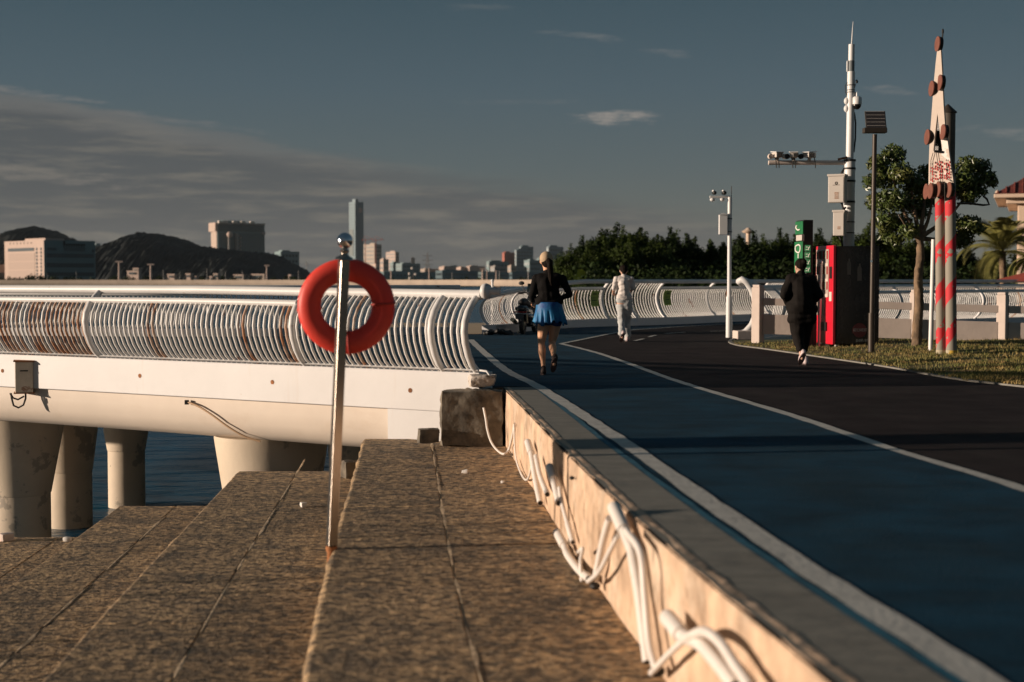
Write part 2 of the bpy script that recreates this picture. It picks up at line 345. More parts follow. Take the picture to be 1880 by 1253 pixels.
# wall under the road edge, with uneven top arris
def wall_mesh():
    a = W_.p; mb = MB(); n = 260; vs = []; zs = [-.70, -.5, -.3, -.15, -.05, -.018, .003]
    for i in range(n+1):
        p, d = W_.at(W_.len*i/n); nn = Vector((-d.y, d.x))   # to the left
        for j, z in enumerate(zs):
            o = .012*mnoise.noise(Vector((p.x*3, p.y*3, z*5))) + .006*mnoise.noise(Vector((p.x*14, p.y*14, z*14)))
            if j >= len(zs)-1: o -= .012+max(0, .07*mnoise.noise(Vector((3, p.y*1.6, 0))))
            vs.append((p.x+nn.x*o, p.y+nn.y*o, z))
        vs.append((p.x-nn.x*(.085+.02*mnoise.noise(Vector((9, p.y*4, 0)))), p.y-nn.y*.09, .0065)); vs.append((p.x-nn.x*.11, p.y-nn.y*.11, .0))
    k = len(zs)+2; fs = [(i*k+j, (i+1)*k+j, (i+1)*k+j+1, i*k+j+1) for i in range(n) for j in range(k-1)]
    mb.add(vs, fs); return mb
props(wall_mesh().obj('retaining_wall', m_wall, smooth=50), 'low rendered wall in warm sunlight between the blue track and the stone steps', 'wall')
cop = [Path2(W_.off(-.02)[::4]).p, Path2(W_.off(-.38)[::4]).p]
props(sheet('kerb_coping', cop[0]+list(reversed(cop[1])), .0045, m_coping), kind='structure')
# stone steps: rows of slabs
edges = [0, -.86, -1.70, -2.50, -3.25, -4.0, -4.72, -5.45, -6.15, -6.9, -7.6, -8.3, -9.0]
zt = [-.65, -.65, -1.05, -1.05, -1.48, -1.48, -1.87, -1.87, -2.27, -2.27, -2.7, -2.7]
steps = thing('stone_steps', 'weathered granite steps running down from the road wall to the water', 'steps', (0, 6, -.65))
slab_n = 0
sO = W_.len*0; END = 17.45
for r in range(len(edges)-1):
    o0, o1 = edges[r], edges[r+1]; yy = -4.0+rnd.uniform(0, 1.5); z = zt[r]; k = 0
    g = .012 if r % 2 == 0 else .012
    def WX(y):
        return float(np.interp(y, [q.y for q in W_.p], [q.x for q in W_.p])) if y < 17.2 else -.12-(y-17.2)*.08
    while yy < END:
        ln = rnd.uniform(2.2, 3.4); y1 = min(yy+ln, END)
        if END-y1 < .8: y1 = END
        dz = rnd.uniform(-.004, .002); sub = 8; vs = []; nx = 7
        mb = MB()
        outer = (r % 2 == 1)
        for i in range(sub*2+1):
            t = i/(sub*2); y = lerp(yy+.006, y1-.006, t)
            for j in range(nx+1):
                o = lerp(o0-.006, o1+(.007 if not outer else 0), j/nx if not outer else (j/(nx-1)*.968 if j < nx else 1))
                ch = 0
                if outer and j == nx:
                    o += .03*mnoise.noise(Vector((y*2.3, r*5, 1)))+.018*mnoise.noise(Vector((y*9, r*5, 4))); ch = .030
                zz = z+dz-ch+.0035*mnoise.noise(Vector((o*4, y*3, r)))
                vs.append((WX(y)+o*(1+.0047*(17.4-y)), y, zz))
        nn = nx+1; fs = [(i*nn+j, i*nn+j+1, (i+1)*nn+j+1, (i+1)*nn+j) for i in range(sub*2) for j in range(nx)]
        b0 = len(vs)
        rim = [i*nn for i in range(sub*2+1)] + [sub*2*nn+j for j in range(1, nn)] + [i*nn+nx for i in range(sub*2-1, -1, -1)] + [j for j in range(nx-1, 0, -1)]
        for q in rim: vs.append((vs[q][0], vs[q][1], z-.44))
        m_ = len(rim); fs += [(rim[q], rim[(q+1) % m_], b0+(q+1) % m_, b0+q) for q in range(m_)]
        mb.add(vs, fs); mb.obj('slab', m_stone, steps, smooth=30, bevel=.012 if outer else 0); slab_n += 1
        yy = y1; k += 1
for r in range(0, len(edges)-1, 2):     # mortar beds just below the slab tops
    a = [(WX(y)+edges[r]+.0, y, zt[r]-.009) for y in np.linspace(-4, END-.02, 60)]; b = [((WX(y)+edges[r+2]*(1+.0047*(17.4-y)))+.06, y, zt[r]-.009) for y in np.linspace(-4, END-.02, 60)]
    mb = MB(); mb.add(a+b, [(i, i+1, 61+i, 60+i) for i in range(59)]); me = mb.mesh('mortar_bed', wloc(steps)); me.materials.append(m_grout)
    link(me, 'mortar_bed', steps)
for r in (1, 3, 5):   # raised mortar smears along the long joints
    mb = MB(); yy = 2.
    oo = edges[r]
    while yy < 17.2:
        l = rnd.uniform(.5, 1.8); pts = []
        n_ = int(l/.12)+2
        vs = []; 
        for i in range(n_):
            y = yy+l*i/(n_-1); wd = (.010+.030*abs(mnoise.noise(Vector((y*1.7, r, 0)))))*(abs(math.sin(math.pi*i/(n_-1)))**.5+.05)
            x = WX(y)+oo*(1+.0047*(17.4-y))+.007*mnoise.noise(Vector((y*1.1, r, 7))); vs += [(x-wd, y, zt[r]-.0005), (x, y, zt[r]+.0015), (x+wd, y, zt[r]-.0005)]
        mb.add(vs, [(3*i+a, 3*i+a+1, 3*i+4+a, 3*i+3+a) for i in range(n_-1) for a in (0, 1)])
        yy += l+rnd.uniform(.05, .7)
    props(mb.obj('mortar_joint', m_grout, steps, smooth=60), kind='stuff')
# embankment body under steps and road
emb = MB(); emb.prism([(-9.2,-8), (40,-8), (40,30.6), (5.4,31.2), (-.1,17.42), (-9.6,17.42)], -6, -2.75)
emb.prism([(.3,-8), (1.5,0), (.75,8), (.15,15), (0,17.3), (5.4,30.9), (40,30.9), (40,-8)], -2.9, -.72)
props(emb.obj('embankment', m_block), kind='structure')
props(sheet('land', [(1.6,-8), (40,-8), (40,31), (5.4,31.2), (.0,17.4), (.4,12), (1.1,4)], -.03, M('soil', (.09,.07,.05), .95, var=.2, coords='World')), kind='structure')
# ------------------------------------------------------------------ bridge decks
def deck(name, label, outer, inner, m, ext=False):
    pass
slab_m = MB(); poly = [tuple(p) for p in N_.off(.0)]+[tuple(p) for p in A_.p]+[tuple(p) for p in B_.p]+[(44,60),(40,53.3)]+[tuple(p) for p in reversed(C_.p)][1:]+[(-.05,17.3)]
def sweep(path, prof, m, name, parent, side=1, s0=0, s1=None, step=.5, smooth=None, closed=True, bevel=0):
    s1 = path.len if s1 is None else s1; n = max(2, int((s1-s0)/step)); vs = []; k = len(prof)
    for i in range(n+1):
        p, d = path.at(lerp(s0, s1, i/n)); nn = Vector((-d.y, d.x))*side
        for o, z in prof: vs.append((p.x+nn.x*o, p.y+nn.y*o, z))
    fs = [(i*k+j, i*k+(j+1) % k, (i+1)*k+(j+1) % k, (i+1)*k+j) for i in range(n) for j in range(k if closed else k-1)]
    if closed: fs += [tuple(range(k)), tuple(n*k+j for j in range(k-1, -1, -1))]
    return MB().add(vs, fs).obj(name, m, parent, smooth=smooth, bevel=bevel)
# N_: travel from right to left -> outward (towards camera) is to the LEFT of travel? travel (-,+); left normal = (-d.y, d.x) = (-,-): outward
bridge = thing('bridge', 'white painted footbridge with fascia beam and rounded cream girder on flared columns', 'bridge', (-4, 22, 0))
sweep(N_, [(.06,.20), (.06,-.29), (-.25,-.29), (-.25,.20)], m_fascia, 'fascia_beam', bridge, s0=.0, bevel=.01)
gprof = [(-.02,-.292), (-.03,-.45), (-.07,-.62), (-.16,-.76), (-.32,-.85), (-.6,-.89), (-1.6,-.9), (-1.6,-.292)]
sweep(N_, gprof, m_cream, 'edge_girder', bridge, s0=1.35, smooth=60)
sweep(N_, [(.05,-.292), (.05,-.9), (-.6,-.9), (-.6,-.292)], m_fascia, 'abutment', bridge, s0=.45, s1=1.349)
underdeck = MB().prism([(p[0], p[1]) for p in [(-1.9,19.3), (-.3,18.4), (2,22), (4.9,31), (9,37.7), (14,43), (21,47.2), (40,54), (44,60), (21,53.4), (13,49.2), (7.8,45), (4.7,41.2), (2,38.7), (-.4,33.8), (-6,32.5), (-12,33), (-24,37), (-24,30.4), (-15,26.8), (-8,23)]], -.85, -.02)
underdeck.obj('deck_slab', m_cream, bridge)
sweep(A_, [(.05,.18), (.05,-.6), (-.25,-.6), (-.25,.18)], m_fascia, 'far_kerb_beam', bridge, side=-1)
for nm, pth in (('kerb_beam', B_),):
    sweep(pth, [(-.25,-.6), (.12,-.6), (.12,.22), (-.25,.22)], m_fascia, nm, bridge, side=1)
sweep(C_, [(.25,-.85), (-.08,-.85), (-.08,.18), (.25,.18)], m_fascia, 'kerb_beam', bridge, side=1, s0=.3)
sweep(N_, [(.075,.215), (.095,.23), (.075,.245), (.055,.23)], m_white, 'edge_conduit', bridge, s0=.0, smooth=80)
MB().tube([N_.at(0)[0].to_3d()+Vector((-.03,-.06,.23)), Vector((-.30,16.82,.225)), Vector((-.265,16.8,.18)), Vector((-.262,16.8,.08))], .014).obj('edge_conduit', m_white, bridge, smooth=80)
for s_, z_ in ((1.0,-.05), (3.2,-.03), (5.6,-.03), (8.4,-.05)):
    p, d = N_.at(s_); nn = Vector((-d.y, d.x)); c = (p+nn*.06).to_3d(); c.z = z_
    MB().lathe(c, [(.022,-.004), (.03,.004)], 10, axis=(nn.x, nn.y, 0)).obj('drain_hole', m_rust, bridge)
# columns (flared tops)
for (u, d, r0, r1, zs, zf) in ((33, 22.6, .46, .70, -2.1, -.9), (124, 24.2, .37, .52, -1.95, -.87), (229, 26.3, .335, .405, -1.85, -1.5), (497, 19.95, .50, .80, -2.8, -.9), (652, 23.5, .40, .46, -2.2, -1.4)):
    x = (u-940)/F*d
    MB().lathe((x, d, 0), [(r0, -5), (r0, zs), (r0+.01, zs+.01), (r1, zf), (r1, -.86)], 40).obj('column', m_column, bridge, smooth=25)
# clutter of the junction: electrical box
bx = P(45, 687, 20.95); eb = thing('electrical_box', 'rusty cream electrical box fixed to the white bridge fascia with looped black cables', 'electrical box', (bx.x, bx.y, -.32))
rz = R(18)-.25
MB().box((bx.x, bx.y-.02, -.045-.075), (.25, .26, .46), rz+.25).obj('cabinet', overlay(M('aged_box', (.62,.55,.44), .6, var=.1, vs=5), RUST, 4, .56, .64, (1,1,2), .9), eb, bevel=.012)
MB().box((bx.x, bx.y-.02, .19-.075), (.29, .30, .02), rz+.25).obj('box_top', m_rust, eb)
MB().box((bx.x, bx.y-.02, -.28-.075), (.29, .30, .015), rz+.25).obj('box_bottom', m_rust, eb)
MB().box((bx.x+.045, bx.y-.150, .05-.075), (.11, .02, .018), rz+.25).obj('handle', m_dark, eb)
a = P(20, 722, 20.85); b = P(47, 722, 20.85)
MB().tube([a, a+Vector((.01,0,-.08)), P(25,745,20.85), P(34,749,20.85), P(43,744,20.85), b+Vector((.0,0,-.08)), b], .014, 6).obj('cable', m_dark, eb, smooth=80)
MB().tube([a+Vector((0,-.03,0)), P(24,731,20.82), P(33,734,20.82), P(44,728,20.82)], .014, 6).obj('cable', m_dark, eb, smooth=80)
g0 = P(343, 738, 19.0)
hz = thing('drain_pipe', 'thin cream hose sagging along the rounded bridge girder', 'pipe', g0)
def on_girder(u, v):
    k = (u-CX)/F; t_ = (-.36-16.95*k)/(7.31+4.35*k); d = 16.95+4.35*t_; z = P(u, v, d).z
    off = float(np.interp(-z, [-q[1] for q in gprof[:6]], [q[0] for q in gprof[:6]])); return P(u, v, d-(off+.02)/.86)
MB().tube(smoothpts([on_girder(u, v) for u, v in ((343,738), (365,747), (390,763), (420,785), (450,802), (478,811))]), .014, 6).obj('hose', M('hose_tan', (.50,.33,.20), .7), hz, smooth=80)
MB().box(on_girder(343,739), (.05,.05,.06)).obj('bracket', m_dark, hz)
# ------------------------------------------------------------------ railings
PROF = [(0,0), (.13,.10), (.215,.22), (.285,.38), (.31,.52), (.29,.64), (.225,.76), (.13,.86), (.01,.95)]
def prof(zmax):
    o = []
    for i in range(len(PROF)-1):
        a, b = PROF[i], PROF[i+1]
        if b[1] <= zmax+1e-6: o.append(a)
        else: o.append(a); t = (zmax-a[1])/(b[1]-a[1]); o.append((lerp(a[0], b[0], t), zmax)); return o
    o.append(PROF[-1]); return o
def prof_o(z): return float(np.interp(z, [p[1] for p in PROF], [p[0] for p in PROF]))
def barmesh(name, zmax, r, m, seg=6, ks=1.0, thick=None):
    pts = [Vector((0, o, z*ks)) for o, z in prof(zmax)]; me = MB().tube(pts, r, seg).mesh(name, smooth=60); me.materials.append(m); return me
SEC = .80
def railing(label, path, side, h, ks, sections, posts, spacing=.09, s0=0, s1=None, rusty=(), slope=None, r=.019, tube_m=None, grp=None, rtop=.06, SEC=.80):
    """side=+1: outward is to the left of travel. sections: list of (a,b) where bars are short (gap under handrail)"""
    s1 = path.len if s1 is None else s1
    p0, _ = path.at((s0+s1)/2); t = thing('railing', label, 'railing', (p0.x, p0.y, h), grp)
    org = Vector((p0.x, p0.y, h)); H = .95*ks
    ms = {(k, q): barmesh('bar', z, r, mm, ks=ks) for k, z in (('full', .95), ('short', SEC)) for q, mm in ((0, m_bar), (1, m_barrust))}
    mpost = {k: barmesh('post', z, r*2.3, m_white, 10, ks=ks) for k, z in (('full', .95),)}
    def dzf(s): return slope(s) if slope else 1.0
    s = s0+spacing*.7; cnt = 0
    while s < s1-spacing*.3:
        if any(abs(s-q) < spacing*.6 for q in posts): s += spacing; continue
        p, d = path.at(s); nn = Vector((-d.y, d.x))*side; short = any(a < s < b for a, b in sections)
        ru = any(a < s < b for a, b in rusty); q = 1 if (ru and rnd.random() < .8) or rnd.random() < .02 else 0
        o = link(ms[('short' if short else 'full', q)], 'bar', t); o.location = (p.x-org.x, p.y-org.y, 0)
        o.rotation_euler = (0, 0, math.atan2(-nn.x, nn.y)); o.scale = (1, dzf(s), dzf(s)); s += spacing; cnt += 1
    for s in posts:
        p, d = path.at(s); nn = Vector((-d.y, d.x))*side
        o = link(mpost['full'], 'post', t); o.location = (p.x-org.x, p.y-org.y, 0); o.rotation_euler = (0, 0, math.atan2(-nn.x, nn.y)); o.scale = (1, dzf(s), dzf(s))
    n = int((s1-s0)/.3); pts = []
    for i in range(n+1):
        s = lerp(s0, s1, i/n); p, d = path.at(s); pts.append(Vector((p.x, p.y, h+H*dzf(s)+.02)))
    MB().tube(pts, rtop, 14).obj('handrail', tube_m or m_white, t, smooth=60)
    for a, b in sections:
        a_, b_ = max(a, s0), min(b, s1); n = max(2, int((b_-a_)/.3)); pts = []
        for i in range(n+1):
            s = lerp(a_, b_, i/n); p, d = path.at(s); nn = Vector((-d.y, d.x))*side; oo = prof_o(SEC); pts.append(Vector((p.x+nn.x*oo, p.y+nn.y*oo, h+SEC*ks*dzf(s)+.02)))
        MB().tube(pts, .044, 12).obj('lower_rail', tube_m or m_white, t, smooth=60)
    return t
def s_of(path, u):     # arc length where the path crosses image column u
    best = min(range(len(path.p)), key=lambda i: abs((path.p[i].x/path.p[i].y*F+CX)-u)); return path.s[best]
sN = [s_of(N_, u) for u in (872, 800, 545, 182)]
tN = railing('sunlit white curved-bar railing above the white fascia beam, rusty at its left end', N_, 1, .2, 1.0, [(sN[2], sN[3]), (sN[3], N_.len)], [.06, sN[1], sN[2], sN[3], sN[3]+3.7, sN[3]+7.4], rusty=[(sN[3], sN[3]+1.9)], s0=.0, slope=lambda s: .955+.045*min(1, s/4.5))
p0, d0 = N_.at(0); MB().lathe((p0.x+.02, p0.y-.01, 1.17), [(.03,-.02), (.085,-.0), (.095,.035), (.085,.07), (.03,.085)], 18, axis=(-d0.x, -d0.y, 0)).obj('end_cap', m_white, tN, smooth=60)
MB().tube([Vector((p0.x, p0.y, 1.17)), Vector((p0.x+.22, p0.y-.04, 1.17))], .045, 12).obj('end_stub', m_white, tN, smooth=60)
sA = A_.len
railing('white railing on the far side of the left bridge arm, seen through the nearest railing', A_, 1, .18, .98, [(0, sA*.45), (sA*.45, sA-6)], [.2, sA*.2, sA*.45, sA-6, sA-3, sA-.1], spacing=.11)
sB = lambda u: s_of(B_, u)
def slB(s): return .64+.38*min(1, max(0, s/6.0))**.8 if s < 6 else 1.02
b0 = [sB(u) for u in (1055, 1120, 1165, 1225, 1315, 1420)]
tB = railing('long white railing curving behind the three walkers, with two green notices', B_, 1, .22, 1.06, [(b0[0]-2, b0[1]), (b0[3], b0[4]), (b0[4], b0[5]), (b0[5]+4, B_.len)], [.1, 2.2, b0[0]-2, b0[1], b0[2], b0[3], b0[4], b0[5], b0[5]+4, b0[5]+9, b0[5]+14], spacing=.115, slope=slB, SEC=.765)
tC = railing('white railing of curved bars behind the concrete fence on the right', C_, -1, .18, .98, [(3.4, 13), (13, 30)], [1.6, 3.4, 8.2, 13, 18, 24], spacing=.11, s0=.9)
# swirl end post of the C railing with its block
sw = Vector((5.25, 31.9, 0)); pc, dc = C_.at(.9)
pts = [P(1362,521,31.9), P(1357,517,31.7), P(1362,513.5,31.6), P(1370,517,31.6), P(1380,532,31.6), P(1386,548,31.6), P(1389,565,31.6), P(1387,582,31.6), P(1380,598,31.6), P(1369,610,31.6), P(1354,619,31.6)]
MB().tube(pts, .075, 14).obj('end_post', m_white, tC, smooth=70)
q = P(1368,516,31.7); MB().tube([q, Vector((pc.x, pc.y, .18+.95*.98+.02))], .06, 12).obj('handrail', m_white, tC, smooth=60)
MB().box((P(1372,625,31.4).x, 31.4, .09), (.56, .45, .2), .1).obj('base_block', m_conc, tC, bevel=.015)
# green notices tied to the B railing
for u_ in (1096, 1227):
    s_ = sB(u_)+.15; p, d = B_.at(s_); nn = Vector((-d.y, d.x)); t = thing('notice', 'green notice on the far railing %s' % ('left of the man in white' if u_ < 1100 else 'right of the man in white, under the lower rail'), 'notice', (p.x, p.y, .5), 'green notices on the railing')
    c = Vector((p.x, p.y, .82))+nn.to_3d()*.15; rzz = math.atan2(d.y, d.x)
    cols = 3; vs = []; 
    for i in range(9):
        z = lerp(.56, 1.0, i/8); oo = prof_o((z-.22)/1.06)-.045
        for e_ in (-.15, .15): vs.append((p.x+d.x*e_+nn.x*oo, p.y+d.y*e_+nn.y*oo, z))
    pm = MB().add(vs, [(2*i, 2*i+1, 2*i+3, 2*i+2) for i in range(8)]); ob = pm.obj('panel', M('notice_green', (.26,.36,.06), .6, var=.1), t)
    so = ob.modifiers.new('s', 'SOLIDIFY'); so.thickness = .006
    tx = MB()
    for (z, wd, hh) in ((.92, .14, .06), (.80, .22, .018), (.73, .20, .04), (.66, .24, .012), (.62, .18, .012)):
        k = 3 if hh > .03 else 7
        for i in range(k):
            oo = prof_o((z-.22)/1.06)-.056; e_ = lerp(-wd/2, wd/2, (i+.5)/k)
            tx.box((p.x+d.x*e_+nn.x*oo, p.y+d.y*e_+nn.y*oo, z), (wd/k*.72, .003, hh), rzz)
    tx.obj('print', M('notice_ink', (.02,.05,.02), .7), t)
# ------------------------------------------------------------------ concrete fence on the right
f0, f1 = G(1391,632.5), P(1840,642,28.4); f1.z = 0
fd = (f1-f0).normalized(); fen = thing('fence', 'pale concrete post and rail fence on the grass behind the vending machine', 'fence', (f0.x, f0.y, 0))
FL = (f1-f0).length; frz = math.atan2(fd.y, fd.x); us = [0, .325, .65, 1.0, 1.35, 1.7]; fdz = lambda t_: -.15*t_
for t_ in us:
    c = f0+fd*FL*t_; MB().box((c.x, c.y, .57+fdz(t_)), (.19, .19, 1.18), frz-.62).obj('post', m_conc, fen, bevel=.012)
    MB().box((c.x, c.y, 1.185+fdz(t_)), (.16, .16, .05), frz-.62).obj('post_cap', m_conc, fen, bevel=.01)
for a_, b_ in zip(us[:-1], us[1:]):
    c = f0+fd*FL*(a_+b_)/2; l = FL*(b_-a_)-.203
    for z0_, z1_ in ((.80, .945), (.215, .615)):
        MB().box((c.x, c.y, (z0_+z1_)/2+fdz((a_+b_)/2)), (l, .10, z1_-z0_), frz, ry=.15/FL).obj('rail_panel', m_conc, fen, bevel=.008)
# grass verge
kp = [tuple(p) for p in kerb.p]; gr = [tuple(p) for p in kerb.p[8:]]+[(16,-6), (16,24.5)]+[tuple((f1+fd*12)[:2])]+[tuple((f0-fd*.1)[:2])]
def grass_z(x, y):
    dmin = min((Vector((x, y))-q).length for q in kerb.p[::3]); return .0+min(.16, dmin*.05)*(.6+.4*mnoise.noise(Vector((x*.5, y*.5, 0))))
m_grass = overlay(M('turf', (.065,.095,.02), .95, c2=(.26,.155,.065), vs=1.3, bump=.9, bs=40, coords='World', stretch=(.5,1.6,1), det=8, lo=.46, hi=.62), (.03,.05,.014), 9, .5, .7, (1,1,1), .6, coords='World')
def verge():
    bm = bmesh.new(); vs = [bm.verts.new((p[0], p[1], 0)) for p in gr]; bm.faces.new(vs); bmesh.ops.triangulate(bm, faces=bm.faces[:])
    for _ in range(5):
        es = [e_ for e_ in bm.edges if e_.calc_length() > .7]
        if not es: break
        bmesh.ops.subdivide_edges(bm, edges=es, cuts=1); bmesh.ops.triangulate(bm, faces=[f for f in bm.faces if len(f.verts) > 3])
    for v in bm.verts: v.co.z = .012+grass_z(v.co.x, v.co.y)
    bmesh.ops.recalc_face_normals(bm, faces=bm.faces); me = bpy.data.meshes.new('verge')
    for f in bm.faces:
        f.smooth = True
        if f.normal.z < 0: f.normal_flip()
    bm.to_mesh(me); bm.free(); me.materials.append(m_grass); return link(me, 'grass_verge')
props(verge(), kind='structure')
sweep(kerb, [(-.0,-.05), (-.0,.022), (.08,.022), (.08,-.05)], M('kerb_stone', (.20,.19,.17), .85, var=.15, vs=5, coords='World', bump=.3), 'kerb', None, side=1, step=.3).update_tag()
props(bpy.data.objects['kerb'], kind='structure')
from mathutils.geometry import intersect_point_line
def inside(x, y, poly):
    c = False; n = len(poly); j = n-1
    for i in range(n):
        xi, yi = poly[i]; xj, yj = poly[j]
        if ((yi > y) != (yj > y)) and (x < (xj-xi)*(y-yi)/(yj-yi+1e-12)+xi): c = not c
        j = i
    return c
gb = MB(); vs = []; fs = []
ng = 0
while ng < 26000:
    u_, v_ = rnd.uniform(1338, 1960), rnd.uniform(632, 735); g_ = G(u_, v_)
    if not inside(g_.x, g_.y, gr): continue
    ng += 1
    if mnoise.noise(Vector((g_.x*.9, g_.y*1.8, 5))) > .12 and rnd.random() < .75: continue
    z = .012+grass_z(g_.x, g_.y); h_ = rnd.uniform(.018, .05)*(1.6 if rnd.random() < .08 else 1); a_ = rnd.uniform(0, 6.28); wd = rnd.uniform(.004, .009)
    dx, dy = math.cos(a_)*wd, math.sin(a_)*wd; lx, ly = rnd.uniform(-.02, .02), rnd.uniform(-.02, .02); b_ = len(vs)
    vs += [(g_.x-dx, g_.y-dy, z-.004), (g_.x+dx, g_.y+dy, z-.004), (g_.x+lx, g_.y+ly, z+h_)]; fs.append((b_, b_+1, b_+2))
gb.add(vs, fs); me = bpy.data.meshes.new('grass'); me.from_pydata(gb.v, [], gb.f); me.materials.append(M('grass_blade', (.09,.12,.022), .8, c2=(.30,.20,.07), vs=2, coords='World'))
props(link(me, 'grass'), 'short patchy grass on the verge along the road kerb', 'grass', kind='stuff')
# ================================================================== objects
def bake(o, name, m, parent, smooth=180, fold=None):
    dg = bpy.context.evaluated_depsgraph_get(); me = bpy.data.meshes.new_from_object(o.evaluated_get(dg)); old = o.data
    bpy.data.objects.remove(o); bpy.data.meshes.remove(old); me.name = name
    if fold:
        amp, sc, st = fold; co = np.empty(len(me.vertices)*3, 'f'); me.vertices.foreach_get('co', co); co = co.reshape(-1, 3)
        no = np.empty(len(me.vertices)*3, 'f'); me.vertices.foreach_get('normal', no); no = no.reshape(-1, 3)
        d = np.array([mnoise.noise(Vector((c[0]*sc*st[0], c[1]*sc*st[1], c[2]*sc*st[2]))) for c in co.tolist()])
        co += no*(d*amp)[:, None]; me.vertices.foreach_set('co', co.ravel())
    me.materials.clear(); me.materials.append(m); sm(me, smooth); return link(me, name, parent)
def organic(name, mb, vox, m, parent, it=3, fac=.5, fold=None):
    """fuse overlapping closed shapes into one continuous skin (coordinates local to parent)"""
    me = mb.mesh(name); o = link(me, name)
    r = o.modifiers.new('r', 'REMESH'); r.mode = 'VOXEL'; r.voxel_size = vox
    if it: q = o.modifiers.new('s', 'SMOOTH'); q.factor = fac; q.iterations = it
    return bake(o, name, m, parent, fold=fold)
def text_mesh(txt, size, depth=.004, shear=0):
    c = bpy.data.curves.new('lettering', 'FONT'); c.body = txt; c.size = size; c.extrude = depth; c.shear = shear; c.align_x = 'CENTER'; c.align_y = 'CENTER'
    o = bpy.data.objects.new('lettering', c); COL.objects.link(o); dg = bpy.context.evaluated_depsgraph_get(); dg.update()
    me = bpy.data.meshes.new_from_object(o.evaluated_get(dg)); bpy.data.objects.remove(o); bpy.data.curves.remove(c); return me
def px(d): return d/F
# ---- lifebuoy and its pole
PD = 10.25
base = P(604, 1062, PD); top = P(632, 470, PD)
base.z = -1.05; ax = (top-Vector((base.x, PD, -1.05))); ax.normalize(); pr = thing('lifebuoy_pole', 'tall stainless pole with shiny ball top and rusted foot on the stone steps', 'pole', (base.x, PD, -1.05))
def onpole(v):
    t = (P(632, v, PD).z - base.z)/ax.z; return Vector((base.x, PD, -1.05)) + ax*t
hw = .034; q = Matrix.Rotation(R(-62), 3, 'Z')
def sqtube(mb, a, b, h):
    vs = []
    for p in (a, b):
        for sx_, sy in ((-1,-1), (1,-1), (1,1), (-1,1)): vs.append(p+q @ Vector((sx_*h, sy*h, 0)))
    return mb.add(vs, [(3,2,1,0), (4,5,6,7), (0,1,5,4), (1,2,6,5), (2,3,7,6), (3,0,4,7)])
sqtube(MB(), onpole(1003), onpole(478), hw).obj('shaft', m_steel, pr, bevel=.006)
a_ = onpole(1003); MB().tube([Vector((base.x, PD, -1.05)), a_-ax*.05, a_-ax*.03, a_], [.03, .03, .042, .042], 14).obj('foot', m_rust, pr, smooth=50)
t_ = onpole(478); MB().lathe(t_, [(.066,0), (.060,.02), (.028,.035), (.022,.05), (.034,.065), (.022,.08), (.02,.095)], 18, axis=ax).obj('collar', m_steel, pr, smooth=60)
MB().ball(t_+ax*.140, .059, 24, 14).obj('ball', m_chrome, pr, smooth=180)
rc = P(636, 563, PD+.13); ring = thing('lifebuoy', 'red lifebuoy ring hanging on the steel pole', 'lifebuoy', rc)
nr = 56; yaw = R(-8); MR, mr = .269, .080
pts = [Vector((MR*math.cos(2*math.pi*k/nr)*math.cos(yaw), -MR*math.cos(2*math.pi*k/nr)*math.sin(yaw), MR*.985*math.sin(2*math.pi*k/nr))) for k in range(nr)]
mb = MB(); vs = []
for k in range(nr):
    c = pts[k]; rad = c.normalized(); ny = Vector((math.sin(yaw), math.cos(yaw), 0))
    for j in range(20):
        a = 2*math.pi*j/20; ca, sa = math.cos(a), math.sin(a); se = 1.0
        vs.append(c+rad*ca*mr*(1+.06*abs(ca))+ny*sa*mr*.72)
mb.add(vs, [(k*20+j, k*20+(j+1) % 20, ((k+1) % nr)*20+(j+1) % 20, ((k+1) % nr)*20+j) for k in range(nr) for j in range(20)]).obj('ring', m_buoy, ring, smooth=180, local=True)
for an in (0, 90, 180, 270):
    a = R(an+4); c = Vector((MR*math.cos(a), 0, MR*math.sin(a))); rad = c.normalized(); ny = Vector((0, 1, 0))
    lp = [c+rad*math.cos(b)*(mr*1.1)+ny*math.sin(b)*mr*.82 for b in np.linspace(0, 2*math.pi, 20, endpoint=False)]
    MB().tube(lp, .009, 6, closed=True).obj('band', M('band_red', (.35,.03,.02), .6), ring, smooth=80, local=True)
MB().tube([Vector((-.004,-.18,.19)), Vector((0,-.15,.25)), Vector((.0,-.03,.33)), Vector((.0,.07,.345))], .008, 6).obj('hanger', m_steel, ring, smooth=80, local=True)
# ---- block, brick, rock at the end of the steps
def rocky(name, label, cat, c, d, m, seed=1, rz=0, sub=3, amp=.05, bev=.3):
    t = bpy.data.meshes.new(name); bm = bmesh.new(); bmesh.ops.create_cube(bm, size=1); bmesh.ops.subdivide_edges(bm, edges=bm.edges[:], cuts=2**sub-1, use_grid_fill=True)
    for v in bm.verts:
        p = v.co.copy(); n_ = p.normalized()*.62; r_ = max(abs(p.x), abs(p.y), abs(p.z)); k = bev*((p.length/.866)**3); p = p.lerp(n_, k)
        p = Vector((p.x*d[0], p.y*d[1], p.z*d[2])); o = Vector((seed*3.1, seed, 0)); p += p.normalized()*amp*(mnoise.noise(p*4+o)+.5*mnoise.noise(p*11+o)+.25*mnoise.noise(p*28+o)); v.co = p
    bm.to_mesh(t); bm.free(); sm(t, 40); t.materials.append(m); o = link(t, name); o.location = c; o.rotation_euler = (0, 0, rz); return props(o, label, cat)
bb = P(866, 764, 16.75); rocky('concrete_block', 'rough dark concrete block at the end of the steps under the railing end', 'block', (bb.x, 16.86, -.325), (.72, .5, .66), m_block, 2, .05, 4, .035, .16)
rocky('brick', 'broken brick lying on the top step against the concrete block', 'brick', P(787, 800, 16.6), (.24, .16, .16), m_block, 5, .2, 3, .02, .12)
